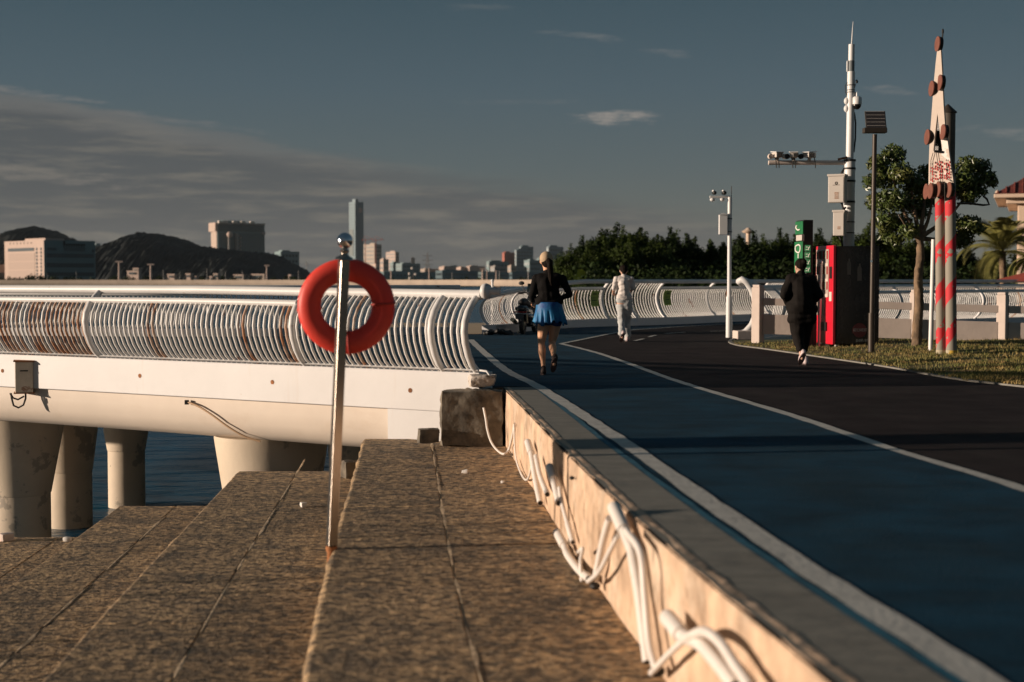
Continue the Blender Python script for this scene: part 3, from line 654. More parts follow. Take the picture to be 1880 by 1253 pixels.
rk = P(646, 873, 16.9); rocky('rock', 'pale rock lodged behind the lifebuoy pole at the bridge end', 'rock', rk, (.22, .25, .36), m_block, 8, .4, 3, .05, .5)
rocky('plaster_lump', 'crumbling pale plaster on the end of the bridge beam above the dark block', 'plaster', P(886, 699, 16.85), (.30, .30, .14), overlay(M('plaster', (.58,.52,.46), .9, var=.2, vs=8, bump=.8), (.25,.19,.13), 7, .5, .6), 11, .1, 3, .05, .5)
for i_, (u, v, z, w_, lb) in enumerate(((852, 867, -.65, .055, 'scrap of white litter on the top step below the block'), (924, 885, -.65, .04, 'small pale chip of plaster on the top step near the hanging hose'), (557, 929, -1.05, .08, 'white crumpled paper on the second step left of the steel pole'), (128, 990, -1.87, .07, 'small pale stone on the lowest step by the columns'), (25, 985, -1.87, .16, 'flat broken stone on the lowest step at the left edge'))):
    g_ = G(u, v, z+.01); rocky('litter' if i_ in (0, 2) else 'stone', lb, 'litter' if i_ in (0, 2) else 'stone', (g_.x, min(g_.y, 17.2), z+w_*.28), (w_, w_*.7, w_*.6), M('litter_white', (.75,.72,.68), .8) if i_ != 4 else m_conc, i_+20, i_, 2, .02, .4)
# ---- pipes on the wall
def WP(u, v, off):
    r = ray(u, v); o = Vector((0, 0, CAMZ)); lo, hi = 1.5, 17.1
    f = lambda y: (o+r*(y/r.y)).x-(WX(y)-off)
    for _ in range(50):
        m_ = (lo+hi)/2
        if f(m_) < 0: lo = m_
        else: hi = m_
    return o+r*(lo/r.y)
def WX(y): return float(np.interp(y, [q_.y for q_ in W_.p], [q_.x for q_ in W_.p]))
def smoothpts(pts, n=6):
    o = []
    for i in range(len(pts)-1):
        p0 = pts[i-1] if i else pts[i]*2-pts[1]; p1, p2 = pts[i], pts[i+1]; p3 = pts[i+2] if i+2 < len(pts) else p2*2-p1
        for k in range(n):
            t = k/n; o.append(.5*((2*p1)+(p2-p0)*t+(2*p0-5*p1+4*p2-p3)*t*t+(3*p1-p0-3*p2+p3)*t**3))
    return o+[pts[-1]]
def pipe(label, uv, r_, off=.05, sock=(), soft=True, cap=True, sub=()):
    r = r_*.86; pts = [WP(u, v, off) for u, v in uv]
    for p in pts: p.z = max(p.z, -.65+r+.004)
    t = thing('pipe', label, 'pipe', pts[0])
    MB().tube(smoothpts(pts) if soft else pts, r, 12).obj('tube', m_pvc, t, smooth=70)
    for i, j in sock:
        a, b = pts[i], pts[j]; a2 = a.lerp(b, .0); MB().tube([a, a.lerp(b, 1)], r*1.28, 14).obj('socket', m_pvc, t, smooth=50)
    if cap:
        e_ = pts[-1]; d_ = (pts[-1]-pts[-2]).normalized(); MB().lathe(e_+d_*.001, [(r*.78, -.002), (r*.78, .002)], 12, axis=d_).obj('mouth_shade', m_dark, t)  # black disc drawn as the shaded hollow of the pipe mouth
    for uv2, r2 in sub: MB().tube(smoothpts([WP(u, v, off+.02) for u, v in uv2]), r2, 10).obj('branch', m_pvc, t, smooth=70)
    return t
h0 = [P(888, 749, 16.55), P(892, 770, 16.5), P(895, 790, 16.4), P(902, 812, 16.2), P(913, 827, 16.0), P(925, 834, 15.6)]
for p in h0: p.z = max(p.z, -.63)
h0 = h0+[WP(934, 826, .04), WP(940, 805, .03), WP(945, 778, .02)]
t = thing('hose', 'thin white hose drooping from the dark block onto the top step', 'hose', h0[0]); MB().tube(smoothpts(h0), .013, 8).obj('tube', m_pvc, t, smooth=80)
t = pipe('thin white hose looping down the wall just in front of the drooping hose', [(944,780), (946,830), (952,858), (963,880), (971,876), (978,846)], .012, .04, cap=False)
pipe('straight white pipe stub leaning on the wall, farthest of the pipes', [(969,812), (975,832), (983,880), (992,924)], .030, .06, [(0,1)])
pipe('short white pipe beside the farthest stub, ending above the step', [(984,838), (992,875), (1005,908)], .026, .06)
pipe('thick white pipe stub with a wide socket, third along the wall', [(1009,858), (1016,882), (1026,924)], .030, .07, [(0,1)])
pipe('long slim white pipe slanting down the wall to the step', [(1027,896), (1032,925), (1042,962), (1052,996)], .019, .05, [(2,3)])
pipe('bent white pipe elbow lying at the foot of the wall', [(1023,978), (1036,1003), (1042,1026), (1062,1046), (1082,1064)], .030, .08, [(0,1)], sub=[([(1068,1068), (1066,1030), (1070,1008), (1062,1014)], .012), ([(1080,1068), (1100,1050), (1120,1012), (1134,985)], .015)])
pipe('leaning white pipe between the elbow and the long double pipe', [(1119,952), (1107,995), (1093,1062)], .026, .06)
pipe('long double white pipe running down the wall, longest of all', [(1127,932), (1146,974), (1160,1010), (1174,1090), (1190,1216)], .034, .07, [(0,1)], soft=False, sub=[([(1150,975), (1176,1015), (1184,1090), (1192,1180), (1204,1228)], .020), ([(1196,1236), (1226,1204), (1256,1176)], .016)])
pipe('nearest thick white pipe branching at the bottom of the picture', [(1226,1134), (1252,1166), (1285,1182), (1320,1220), (1352,1262)], .036, .08, [(0,1)], sub=[([(1262,1172), (1292,1160), (1322,1180), (1350,1222), (1378,1262)], .022)])
for (u, v, r_) in ((1092, 1076, .035), (1206, 1232, .04), (1050, 878, .02)):
    c = WP(u, v, .03 if v < 900 else .06); props(MB().ball(c, (r_, r_*1.4, r_*.7), 12, 7).obj('pipe_end', m_dark, None, smooth=180), {1092: 'black pipe stub at the foot of the wall beside the elbow', 1206: 'black pipe stub under the double pipe at the wall foot', 1050: 'small black hole plug high on the wall by the third pipe'}[u], 'pipe end')
# ---- small camera mast
def clampring(p, r, h=.03): return MB().lathe(p, [(r, -h/2), (r, h/2)], 16)
D = 32.3; b_ = G(1338, 620); sp = thing('camera_mast', 'slim white camera mast with a short left arm and one cabinet, at the road corner', 'camera mast', (b_.x, D, 0))
zz = lambda v, d: P(1338, v, d).z
X = b_.x
MB().tube([(X, D, 0), (X, D, zz(545, D))], .072, 16).obj('lower_shaft', m_pole, sp, smooth=60)
MB().tube([(X, D, zz(545, D)), (X, D, zz(362, D))], .048, 16).obj('shaft', m_pole, sp, smooth=60)
MB().tube([(X+.03, D, zz(364, D)), (X+.035, D, zz(342, D))], .008, 6).obj('antenna', m_poledk, sp)
ya = zz(362, D); x0 = P(1303, 362, D).x
MB().box(((x0+X)/2, D, ya), (X-x0, .05, .05)).obj('arm', m_pole, sp, bevel=.006)
for u_, r_ in ((1311, .045), (1329, .05)):
    c = P(u_, 355, D); MB().cap(c+Vector((0,-.09,0)), r_, c+Vector((0,.08,.01)), r_*.9).obj('camera', m_black, sp, smooth=180); MB().ball(c+Vector((-.01,.02,.05)), (.035,.05,.03), 10, 6).obj('camera_hood', m_pole, sp, smooth=180)
    MB().ball(P(u_-3, 367, D), (.06,.05,.045), 12, 8).obj('dome', m_pole, sp, smooth=180)
c = P(1327.5, 413, D-.05); MB().box(c, (.185, .14, .44)).obj('cabinet', m_pole, sp, bevel=.008)
MB().add([c+Vector(v_) for v_ in ((-.105,-.09,.22), (.105,-.09,.22), (.105,.09,.22), (-.105,.09,.22), (0,-.09,.265), (0,.09,.265))], [(0,1,4), (2,3,5), (0,4,5,3), (1,2,5,4), (3,2,1,0)]).obj('cabinet_roof', m_pole, sp)
for v_ in (402, 426): clampring((X, D, zz(v_, D)), .056, .02).obj('clamp', m_dark, sp)
# ---- big camera mast
D = 27.2; b_ = P(1557, 600, D); X = b_.x; X2 = P(1562.5, 150, D).x; lean = (P(1563, 90, D).x-P(1557, 440, D).x)/(P(0, 90, D).z-P(0, 440, D).z)
def bp(v, dy=0): z = P(0, v, D).z; return Vector((P(1557.5, 440, D).x+lean*(z-P(0, 440, D).z), D+dy, z))
bm_ = thing('camera_mast', 'tallest white mast with dome camera, three arm cameras and two cabinets behind vending machine', 'camera mast', (X, D, 0))
bot = bp(440); bot.z = 0; MB().tube([bot, bp(294)], .105, 20).obj('lower_shaft', m_pole, bm_, smooth=60)
MB().tube([bp(294), bp(132)], .072, 18).obj('shaft', m_pole, bm_, smooth=60)
MB().tube([bp(132), bp(112)], .060, 18).obj('grey_sleeve', M('sleeve_grey', (.16,.18,.19), .6), bm_, smooth=60)
MB().tube([bp(112), bp(82)], .058, 18).obj('top_shaft', m_pole, bm_, smooth=60)
MB().tube([bp(82), bp(60)+Vector((.01,0,0)), bp(40)+Vector((.02,0,0))], [.012, .011, .005], 6).obj('antenna', m_pole, bm_, smooth=80)
MB().box(bp(122)+Vector((-.075,0,0)), (.02, .06, .2)).obj('side_plate', m_pole, bm_)
for v_ in (295, 310, 333, 371, 408, 428): clampring(bp(v_), .118 if v_ > 294 else .085, .035 if v_ < 400 else .018).obj('clamp', m_dark, bm_, smooth=60)
for v_ in (157, 166, 170): clampring(bp(v_), .08, .012).obj('clamp', m_dark, bm_, smooth=60)
c = P(1573.5, 186, D-.05); MB().lathe(c, [(.085,-.065), (.09,-.05), (.09,.06), (.06,.085)], 20).obj('dome_housing', m_pole, bm_, smooth=50)
MB().ball(c+Vector((0,0,-.07)), (.08,.08,.09), 18, 10).obj('dome', M('smoked_dome', (.01,.01,.01), .1), bm_, smooth=180)
MB().plate([bp(178)+Vector((.05,-.02,0)), c+Vector((-.01,-.02,.08)), c+Vector((-.01,-.02,.17)), bp(180)+Vector((.05,-.02,.1))], (0,1,0), .04).obj('bracket', m_pole, bm_)
for v_ in (186, 200): MB().ball(bp(v_)+Vector((-.075,0,0)), (.055,.05,.07), 12, 8).obj('side_housing', m_pole, bm_, smooth=180)
c = P(1572, 150, D-.05); MB().cap(c+Vector((.0,-.05,-.02)), .024, c+Vector((.02,.05,.02)), .024).obj('small_camera', m_black, bm_, smooth=180)
MB().tube([c+Vector((-.01,0,-.04)), c+Vector((-.03,0,-.12)), bp(160)], .008, 6).obj('camera_bracket', m_dark, bm_)
MB().tube([bp(150)+Vector((-.06,0,0)), bp(158)+Vector((-.11,0,0)), bp(170)+Vector((-.1,0,0)), bp(178)+Vector((-.06,0,0))], .008, 6).obj('cable', m_dark, bm_)
MB().tube([bp(207)+Vector((.07,0,0)), bp(225)+Vector((.1,0,0)), bp(255)+Vector((.1,0,0)), bp(280)+Vector((.075,0,0))], .016, 8).obj('cable', m_dark, bm_, smooth=80)
a0 = P(1411, 299, D); a1 = bp(299); MB().tube([a0, a1], .044, 14).obj('arm', overlay(M('arm_paint', (.70,.60,.54), .6), RUST, 6, .58, .66, (.6,2,2), .9), bm_, smooth=60)
MB().box(bp(291)+Vector((-.12,0,0)), (.2,.08,.04), ry=-.2).obj('arm_bracket', m_rust, bm_)
def arm_cam(u, kind):
    c = P(u, 286, D-.04); g_ = [('housing', m_cabinet, MB().box(c+Vector((0,0,.01)), (.14,.26,.10), .2 if kind == 0 else -.15 if kind == 1 else -.75))]
    g_.append(('hood', m_pole, MB().box(c+Vector((0,0,.068)), (.17,.30,.018), .2 if kind == 0 else -.15 if kind == 1 else -.75, rx=.1)))
    for nm, mm, b in g_: b.obj(nm, mm, bm_, bevel=.008)
    fr = c+Vector((.01,-.14,0)); MB().box(c+Vector((.02,-.12,0)), (.10,.05,.07), -.3).obj('lens_hood', m_black, bm_, bevel=.008)
    if kind < 2:
        for sx_, r_, mm in ((-.135, .052, m_conc if kind == 0 else m_black), (.135, .05, m_cabinet if kind == 0 else m_black)):
            MB().lathe(c+Vector((sx_,-.04,-.02)), [(r_*.9,-.03), (r_,-.02), (r_,.03), (r_*.8,.05)], 16, axis=(-.15,1,0)).obj('lamp', mm, bm_, smooth=40)
            MB().tube([c+Vector((sx_,0,-.02)), c+Vector((0,0,-.03))], .01, 6).obj('lamp_bracket', m_dark, bm_)
    MB().tube([c+Vector((0,0,-.03)), c+Vector((0,0,-.1))], .035, 10).obj('mount', m_cabinet, bm_)
    for k in ((-.05, .0) if kind < 2 else (.08,)):
        MB().tube([c+Vector((k,-.04,-.03)), c+Vector((k+.02,-.05,-.12)), c+Vector((k+.03,-.04,-.24))], .01, 6).obj('strap', m_dark, bm_)
arm_cam(1427, 0); arm_cam(1457, 1); arm_cam(1486, 2)
def cabinet(u0, u1, v0, v1, dd, deep, slats, logo):
    a = P(u0, v0, dd); b = P(u1, v1, dd); c = (a+b)/2; w_, h_ = b.x-a.x, a.z-b.z
    ra = R(-26); w_ *= 1.0; K = Vector((c.x, dd, 0))
    def rt(x, y, z): return Vector((K.x+(x-K.x)*math.cos(ra)-(y-K.y)*math.sin(ra), K.y+(x-K.x)*math.sin(ra)+(y-K.y)*math.cos(ra), z))
    MB().box(rt(c.x, dd+deep/2, c.z), (w_, deep, h_), ra).obj('cabinet', m_cabinet, bm_, bevel=.006)
    MB().box(rt(c.x, dd+deep/2-.005, a.z+.012), (w_+.03, deep+.04, .04), ra).obj('cabinet_roof', m_cabinet, bm_, bevel=.006)
    MB().box(rt(c.x, dd-.004, c.z-.01), (w_*.9, .008, h_*.92), ra).obj('cabinet_door', m_cabinet, bm_, bevel=.003)
    for k in range(slats): MB().box(rt(c.x+.01, dd-.010, c.z-h_*(.13+.045*k)), (w_*.26, .006, .010), ra).obj('vent_slot', m_rust, bm_)
    if logo:
        MB().tube([rt(c.x+.02*math.cos(a_)*1.0, dd-.012, c.z+h_*.22+.024*math.sin(a_)) for a_ in np.linspace(0, 6.28, 14)], .006, 5).obj('emblem', m_poledk, bm_)
        MB().box(rt(c.x, dd-.011, c.z+h_*.15), (w_*.4, .004, .008), ra).obj('emblem_text', m_poledk, bm_)
cabinet(1520.5, 1550, 323, 372, D-.32, .22, 6, True); cabinet(1529.5, 1549.5, 389, 433, D-.32, .22, 3, False)
for pts_ in ([bp(310)+Vector((-.1,0,0)), bp(322)+Vector((-.16,0,0)), bp(330)+Vector((-.08,0,0))], [P(1545,373,D-.2), P(1549,384,D-.2), bp(382)+Vector((-.09,-.1,0))], [P(1541,434,D-.2), P(1546,448,D-.2), P(1549,470,D-.1)]): MB().tube(smoothpts([Vector(p) for p in pts_]), .02, 8).obj('cable', m_dark, bm_, smooth=80)
# ---- solar lamp post
D = 24.9; b_ = G(1603, 652); X = b_.x; so = thing('solar_lamp', 'dark slim post with a tilted solar panel on top, in front of the vending machine', 'solar lamp', (X, D, 0))
tp = P(1606, 247, D); MB().tube([(X, D, 0), (tp.x, D, tp.z)], .040, 14).obj('post', m_poledk, so, smooth=60)
MB().tube([(X, D, 0), (X+.0005, D, P(0, 575, D).z)], .058, 14).obj('post_sleeve', m_poledk, so, smooth=60)
MB().box((X, D, .03), (.24,.24,.03)).obj('base_plate', m_poledk, so)
c = P(1606, 238, D); MB().box(c+Vector((0,0,-.02)), (.40,.16,.09)).obj('battery_box', m_poledk, so, bevel=.01)
c = P(1607.5, 222, D); til = R(-20)
MB().box(c, (.36,.02,.36), .0, rx=til).obj('panel_frame', M('solar_frame', (.10,.09,.08), .5, .4), so, bevel=.004)
cellm = M('solar_cell', (.045,.04,.04), .45)
mt = Matrix.Translation(c) @ Matrix.Rotation(til, 4, 'X')
for i in range(5):
    for j in range(8):
        q_ = mt @ Vector((-.145+j*.0415, -.013, -.135+i*.068)); MB().box(q_, (.035,.006,.058), 0, rx=til).obj('cell', cellm, so)
for i in range(6):
    q_ = mt @ Vector((0, -.016, -.169+i*.068)); MB().box(q_, (.32,.003,.006), 0, rx=til).obj('busbar', m_cabinet, so)
MB().lathe(P(1600, 480, D-.041), [(.02,0), (.02,.004)], 12, axis=(0,-1,0)).obj('sticker', M('sticker', (.35,.5,.6), .5), so)
# ---- vending machine
xa, ya_ = P(1533, 600, 26.6).x, 26.6; D = 26.6; Wv = P(1617, 600, D).x-xa; z1 = P(0, 452, D).z; z0 = .10; dp = .95
vm = thing('vending_machine', 'red drinks vending machine with a black glossy side on the grass verge', 'vending machine', (xa, D, 0), rz=R(7))
m_side = overlay(M('glossy_side', (.012,.009,.010), .22, spec=.5), (.030,.026,.026), 5, .5, .62, (1,1,.6), .8)
MB().box((xa+Wv/2+.01, D+dp/2, (z0+z1)/2), (Wv-.02, dp, z1-z0)).obj('cabinet', m_side, vm, bevel=.012)
MB().box((xa-.02, D+dp/2, (z0+z1)/2+.005), (.06, dp+.01, z1-z0+.02)).obj('front_door', m_red, vm, bevel=.012)
yf = lambda t: D+dp*t       # t: 0 near edge .. 1 far edge
glass = M('shop_window', (.46,.38,.33), .35, spec=.4)
def face(y0, y1, za, zb, m, nm, th=.012, x=None): return MB().box((xa-.05-(th/2) if x is None else x, (y0+y1)/2, (za+zb)/2), (th, abs(y1-y0), abs(zb-za))).obj(nm, m, vm, bevel=.002)
H_ = z1-z0
zt_ = lambda v: P(1523, v, D+.3).z
face(yf(.22), yf(.95), zt_(458), zt_(545), glass, 'window')
for v_ in (487, 515, 543): face(yf(.24), yf(.93), zt_(v_-3), zt_(v_+3), m_conc, 'shelf_front', .02)
for k in range(9):
    for v_ in (468, 496, 524):
        cc_ = (.5,.05,.05) if k % 3 == 0 else (.45,.42,.36) if k % 3 == 1 else (.12,.16,.12)
        MB().tube([(xa-.066, yf(.27+.075*k), zt_(v_+8)), (xa-.066, yf(.27+.075*k), zt_(v_-7))], .016, 8).obj('bottle', bpy.data.materials.get('btl%d' % (k % 3)) or M('btl%d' % (k % 3), cc_, .4), vm)
face(yf(.05), yf(.17), zt_(490), zt_(512), m_black, 'payment_screen'); face(yf(.04), yf(.18), zt_(536), zt_(553), m_conc, 'price_card')
face(yf(.45), yf(.92), zt_(552), zt_(580), glass, 'poster'); face(yf(.30), yf(.75), zt_(592), zt_(608), m_black, 'delivery_flap', .03)
face(yf(.2), yf(.85), zt_(632), zt_(637), m_black, 'vent_grille')
for k in ((.08, .08), (.08, .92), (.9, .08), (.9, .92)): MB().box((xa+Wv*k[0], yf(k[1]), .055), (.07,.07,.10)).obj('foot', m_cabinet, vm)
white = M('print_grey', (.42,.42,.40), .6); dred = M('print_dark_red', (.12,.018,.022), .4)
c = P(1580, 607, D-.001); MB().lathe((c.x, D-.0015, c.z), [(.135,-.001), (.135,.001)], 36, axis=(0,-1,0)).obj('logo_disc', dred, vm)
def put_text(txt, size, c, m, parent, rot=(math.pi/2, 0, 0), shear=0, name='lettering'):
    me = text_mesh(txt, size, .001, shear); me.materials.clear(); me.materials.append(m); me.name = name; o = link(me, name, parent); o.rotation_euler = rot; o.location = Vector(c)-wloc(parent); return o
put_text('可口可乐', .068, (c.x, D-.004, c.z), white, vm, shear=.25)
put_text('自贩机 请扫码', .05, (P(1588, 624, D).x, D-.003, P(0, 626, D).z), white, vm)
for (u, v, r_, h_) in ((1560, 490, .035, .30), (1580, 500, .04, .32)):   # printed bottles on the side
    c = P(u, v, D-.002); MB().lathe((c.x, D-.0015, c.z), [(.001,0)]*2, 3, axis=(0,-1,0)) ; MB().plate([(c.x-r_, D-.0015, c.z-h_/2), (c.x+r_, D-.0015, c.z-h_/2), (c.x+r_, D-.0015, c.z+h_*.2), (c.x+r_*.4, D-.0015, c.z+h_*.38), (c.x+r_*.35, D-.0015, c.z+h_/2), (c.x-r_*.35, D-.0015, c.z+h_/2), (c.x-r_*.4, D-.0015, c.z+h_*.38), (c.x-r_, D-.0015, c.z+h_*.2)], (0,-1,0), .001).obj('bottle_print', M('print_bottle', (.10,.095,.09), .4), vm)
# ---- white bollard pole beside it, leaning pole, kiosk with green signs
def simple_pole(label, u0, v0, u1, v1, d, r, m, ball=True, name='pole'):
    a = P(u0, v0, d); a.z = 0; b = P(u1, v1, d); t = thing(name, label, 'pole', a); MB().tube([a, b], r, 12).obj('shaft', m, t, smooth=60)
    MB().lathe(a+Vector((0,0,.012)), [(r*2,-.01), (r*2,.01)], 14).obj('base_plate', m, t)
    if ball: MB().ball(b, r*1.4, 12, 8).obj('finial', m_chrome, t, smooth=180)
simple_pole('slim white pole with a metal tip left of the vending machine', 1503, 637, 1508, 482, 27.0, .028, m_pole)
simple_pole('thin leaning pale pole left of the red striped posts', 1708, 645, 1714, 440, 24.6, .038, m_pole, False)
D = 26.9; k0, k1 = P(1474, 600, D).x, P(1492, 600, D).x; ks_ = thing('sign_kiosk', 'black kiosk column with a green side panel behind the person in black', 'kiosk', (k0, D, 0), rz=R(7))
zk = lambda v: P(0, v, D).z
MB().box(((k0+k1)/2, D+.22, zk(404)/2), (k1-k0, .44, zk(404))).obj('column', m_black, ks_, bevel=.01)
MB().box(((k1+P(1506,0,D).x)/2+.002, D+.2, zk(506)/2), (P(1506,0,D).x-k1, .4, zk(506))).obj('side_cabinet', m_black, ks_, bevel=.01)
def kface(va, vb, m, nm, y0=.02, y1=.42, th=.02): return MB().box((k0-th/2, D+(y0+y1)/2, (zk(va)+zk(vb))/2), (th, y1-y0, abs(zk(va)-zk(vb)))).obj(nm, m, ks_, bevel=.003)
kface(406, 430, m_green, 'green_panel', 0, .44); kface(431.5, 442, m_cabinet, 'white_box', -.04, .3, .05); kface(443.5, 500, m_green, 'green_panel', .0, .48)
ink = M('sign_white', (.78,.76,.7), .6)
def stroke(pts, r=.012): MB().tube(smoothpts([Vector(p) for p in pts]), r, 5).obj('character', ink, ks_, smooth=80)
xx = k0-.03
stroke([(xx, D+.3, zk(413)), (xx, D+.36, zk(417)), (xx, D+.25, zk(422)), (xx, D+.12, zk(421))], .016)
stroke([(xx, D+.2, zk(449)), (xx, D+.36, zk(452)), (xx, D+.36, zk(460)), (xx, D+.2, zk(464)), (xx, D+.1, zk(460)), (xx, D+.1, zk(452)), (xx, D+.2, zk(449))], .016)
stroke([(xx, D+.2, zk(466)), (xx, D+.2, zk(474))], .02)
D2 = 25.6; gb0 = P(1482, 0, D2).x; gs = thing('banner_sign', 'narrow green banner sign with white characters left of the vending machine', 'sign', (gb0, D2, 0))
MB().tube([(gb0+.06, D2+.15, 0), (gb0+.06, D2+.15, P(0, 450, D2).z)], .02, 10).obj('post', m_dark, gs)
zb = lambda v: P(0, v, D2).z
yaw_ = R(28)
for k, (va, vb) in enumerate(((450, 462), (463, 475), (476, 488), (489, 501))):
    c = Vector((gb0+.05, D2, (zb(va)+zb(vb))/2)); MB().box(c, (.11, .02, abs(zb(va)-zb(vb))*.96), -yaw_*.9, ry=.04*(-1)**k).obj('green_panel', m_green, gs, bevel=.003)
    for dx_, dz_, w2, h2 in ((-.02, .02, .03, .01), (.01, -.01, .012, .05), (-.02, -.025, .035, .01), (.025, .02, .01, .03)):
        MB().box(c+Vector((dx_, -.016+dx_*-.4, dz_)), (w2, .008, h2), -yaw_*.9).obj('character', ink, gs)
# ---- decorative tower: two striped posts, cut-out board with red dots, brown discs
m_strip = bpy.data.materials.new('striped_post'); m_strip.use_nodes = True
def strip_nodes():
    nt = m_strip.node_tree; b = nt.nodes['Principled BSDF']; b.inputs['Roughness'].default_value = .75
    t = nt.nodes.new('ShaderNodeTexCoord'); s_ = nt.nodes.new('ShaderNodeSeparateXYZ'); nt.links.new(t.outputs['Object'], s_.inputs[0])
    def mm(op, a, b_=None):
        n = nt.nodes.new('ShaderNodeMath'); n.operation = op
        for i, v in enumerate((a, b_)):
            if v is None: continue
            if isinstance(v, (int, float)): n.inputs[i].default_value = v
            else: nt.links.new(v, n.inputs[i])
        return n.outputs[0]
    an = mm('DIVIDE', mm('ARCTAN2', s_.outputs[1], s_.outputs[0]), 2*math.pi)
    no = nt.nodes.new('ShaderNodeTexNoise'); no.inputs['Scale'].default_value = 9; nt.links.new(t.outputs['Object'], no.inputs[0])
    f = mm('FRACT', mm('ADD', mm('SUBTRACT', mm('DIVIDE', s_.outputs[2], .70), an), 10.25)); msk = mm('LESS_THAN', mm('ADD', f, mm('MULTIPLY', mm('SUBTRACT', no.outputs[0], .5), .12)), .40)
    fl = mm('LESS_THAN', no.outputs[0], .62); msk = mm('MULTIPLY', msk, fl)
    x = nt.nodes.new('ShaderNodeMix'); x.data_type = 'RGBA'; nt.links.new(msk, x.inputs[0]); x.inputs[6].default_value = (.27,.245,.20,1); x.inputs[7].default_value = (.55,.03,.04,1); nt.links.new(x.outputs[2], b.inputs['Base Color'])
strip_nodes()
D = 23.7; s_ = D/F
tw = thing('signal_tower', 'two red striped posts carrying a tall cut-out board with red dots and brown discs', 'tower', (P(1737, 655, D).x, D, 0))
for (u, v0_, v1_, r_, yy) in ((1728, 655, 330, .076, 0), (1747.5, 658, 325, .088, -.12)):
    d_ = D+yy; a = P(u, 600, d_); a.z = 0; b = P(u-(3 if u < 1740 else 3), v1_, d_); me = MB().tube([(0,0,0), (b.x-a.x, 0, b.z)], r_, 24).mesh('post', smooth=60); me.materials.append(m_strip); o = link(me, 'post', tw); o.location = a-wloc(tw)
    MB().lathe((a.x, a.y, .09), [(r_+.004,-.09), (r_+.004,.05)], 24).obj('post_foot', overlay(M('yellow_stain', (.42,.36,.25), .8), (.55,.36,.05), 6, .5, .55), tw, smooth=60)
cb = P(1743, 0, D+.5); zc0, zc1 = P(0, 655, D+.5).z, P(0, 208, D+.5).z
MB().lathe((cb.x, D+.5, 0), [(.125, .05), (.125, zc1)], 24).obj('rear_column', M('column_dark', (.10,.085,.07), .7, var=.2, vs=3), tw, smooth=60)
MB().lathe((cb.x, D+.5, 0), [(.15, zc1), (.145, zc1+.02), (.01, zc1+.15)], 24).obj('cone_cap', m_poledk, tw, smooth=40)
m_board = overlay(overlay(M('board_cream', (.50,.41,.34), .6, var=.05, vs=3), (.72,.70,.66), 1.3, .6, .62, (1,1,1.2), .8), (.42,.34,.26), 4, .6, .8, (1,1,.4), .5)
bn = Vector((-.74, -.67, 0)); bt = Vector((.67, -.74, 0)); bc = P(1732, 250, 23.45)
def bp3(u, v, dy=-.26):      # point on the board plane (turned towards the sun), dy: in front of it
    r = ray(u, v); o = Vector((0, 0, CAMZ)); pc_ = bc - bn*(dy+.26); return o+r*((pc_-o).dot(bn)/r.dot(bn))
bcut = [(1722,92), (1728,90), (1731,140), (1733,190), (1736,232), (1741,262), (1746,300), (1751,332), (1752,340), (1750,334), (1747,336), (1745,333), (1743,346), (1739,347), (1737,334), (1734,333), (1732,335), (1729,333), (1727,333), (1722,333), (1721,348), (1718,349), (1715,335), (1712,337), (1709,335), (1706,341), (1706.5,300), (1708.5,250), (1712,205), (1716,150), (1719,118)]
hole = [(1722,206), (1729.5,262), (1731.5,278), (1714.5,278), (1716,262)]
MB().plate([bp3(u, v, -.10) for u, v in ((1716,195), (1729,195), (1738,300), (1709,300))], bn, .03).obj('hole_dark_sheet', m_black, tw)  # black sheet added behind the cut-out to make the hole dark
def board():
    cv = bpy.data.curves.new('board', 'CURVE'); cv.dimensions = '2D'; cv.fill_mode = 'BOTH'; cv.extrude = .016; cv.bevel_depth = .004
    o0 = bp3(1730, 240)
    for poly in (bcut, hole):
        sp_ = cv.splines.new('POLY'); sp_.points.add(len(poly)-1)
        for i, (u, v) in enumerate(poly): q_ = bp3(u, v)-o0; sp_.points[i].co = (q_.dot(bt), q_.z, 0, 1)
        sp_.use_cyclic_u = True
    ob = bpy.data.objects.new('b', cv); COL.objects.link(ob); dg = bpy.context.evaluated_depsgraph_get(); dg.update(); me = bpy.data.meshes.new_from_object(ob.evaluated_get(dg)); bpy.data.objects.remove(ob)
    me.materials.clear(); me.materials.append(m_board); o = link(me, 'cutout_board', tw); o.rotation_euler = (math.pi/2, 0, math.atan2(bt.y, bt.x)); o.location = o0-wloc(tw)
board()
m_disc = M('disc_brown', (.17,.06,.04), .75, var=.15, vs=8); rdot = M('dot_red', (.72,.05,.05), .5)
for (u, v, r_, dy) in ((1722,81,.125,-.26), (1711,163,.13,-.26), (1726,152,.13,-.32), (1703,252,.13,-.26), (1732,243,.13,-.33), (1701,352,.13,-.2), (1709,351,.13,-.34), (1723,348,.13,-.34), (1743,349,.13,-.34)):
    c = bp3(u, v, dy); axd = Vector((-.998,-.04,.05)); MB().lathe(c, [(r_,0), (r_,.012), (r_*.99,.016)], 24, axis=axd).obj('disc', m_disc, tw, smooth=30)
    MB().lathe(c-axd.normalized()*.055, [(r_*.93,0), (r_*.93,.05)], 24, axis=axd).obj('disc_drum', m_black, tw, smooth=30)
rr = random.Random(3)
for (u0, v0_) in ((1709.5, 303), (1718, 300), (1726, 298), (1735, 300), (1741, 297)):
    for i in range(2):
        for j in range(6):
            if rr.random() < .28: continue
            c = bp3(u0+i*3.6-.8, v0_+j*5.6+rr.uniform(-1, 1)+i*1.5, -.30); MB().ball(c, (.013,.008,.021), 6, 4).obj('red_dot', rdot, tw)
for u0 in (1709, 1717, 1727.5, 1737.5):
    for j in range(3): MB().ball(bp3(u0, 301+j*8.5-(u0-1709)*.22, -.305), (.010,.008,.018), 6, 4).obj('lamp_hole', m_black, tw)
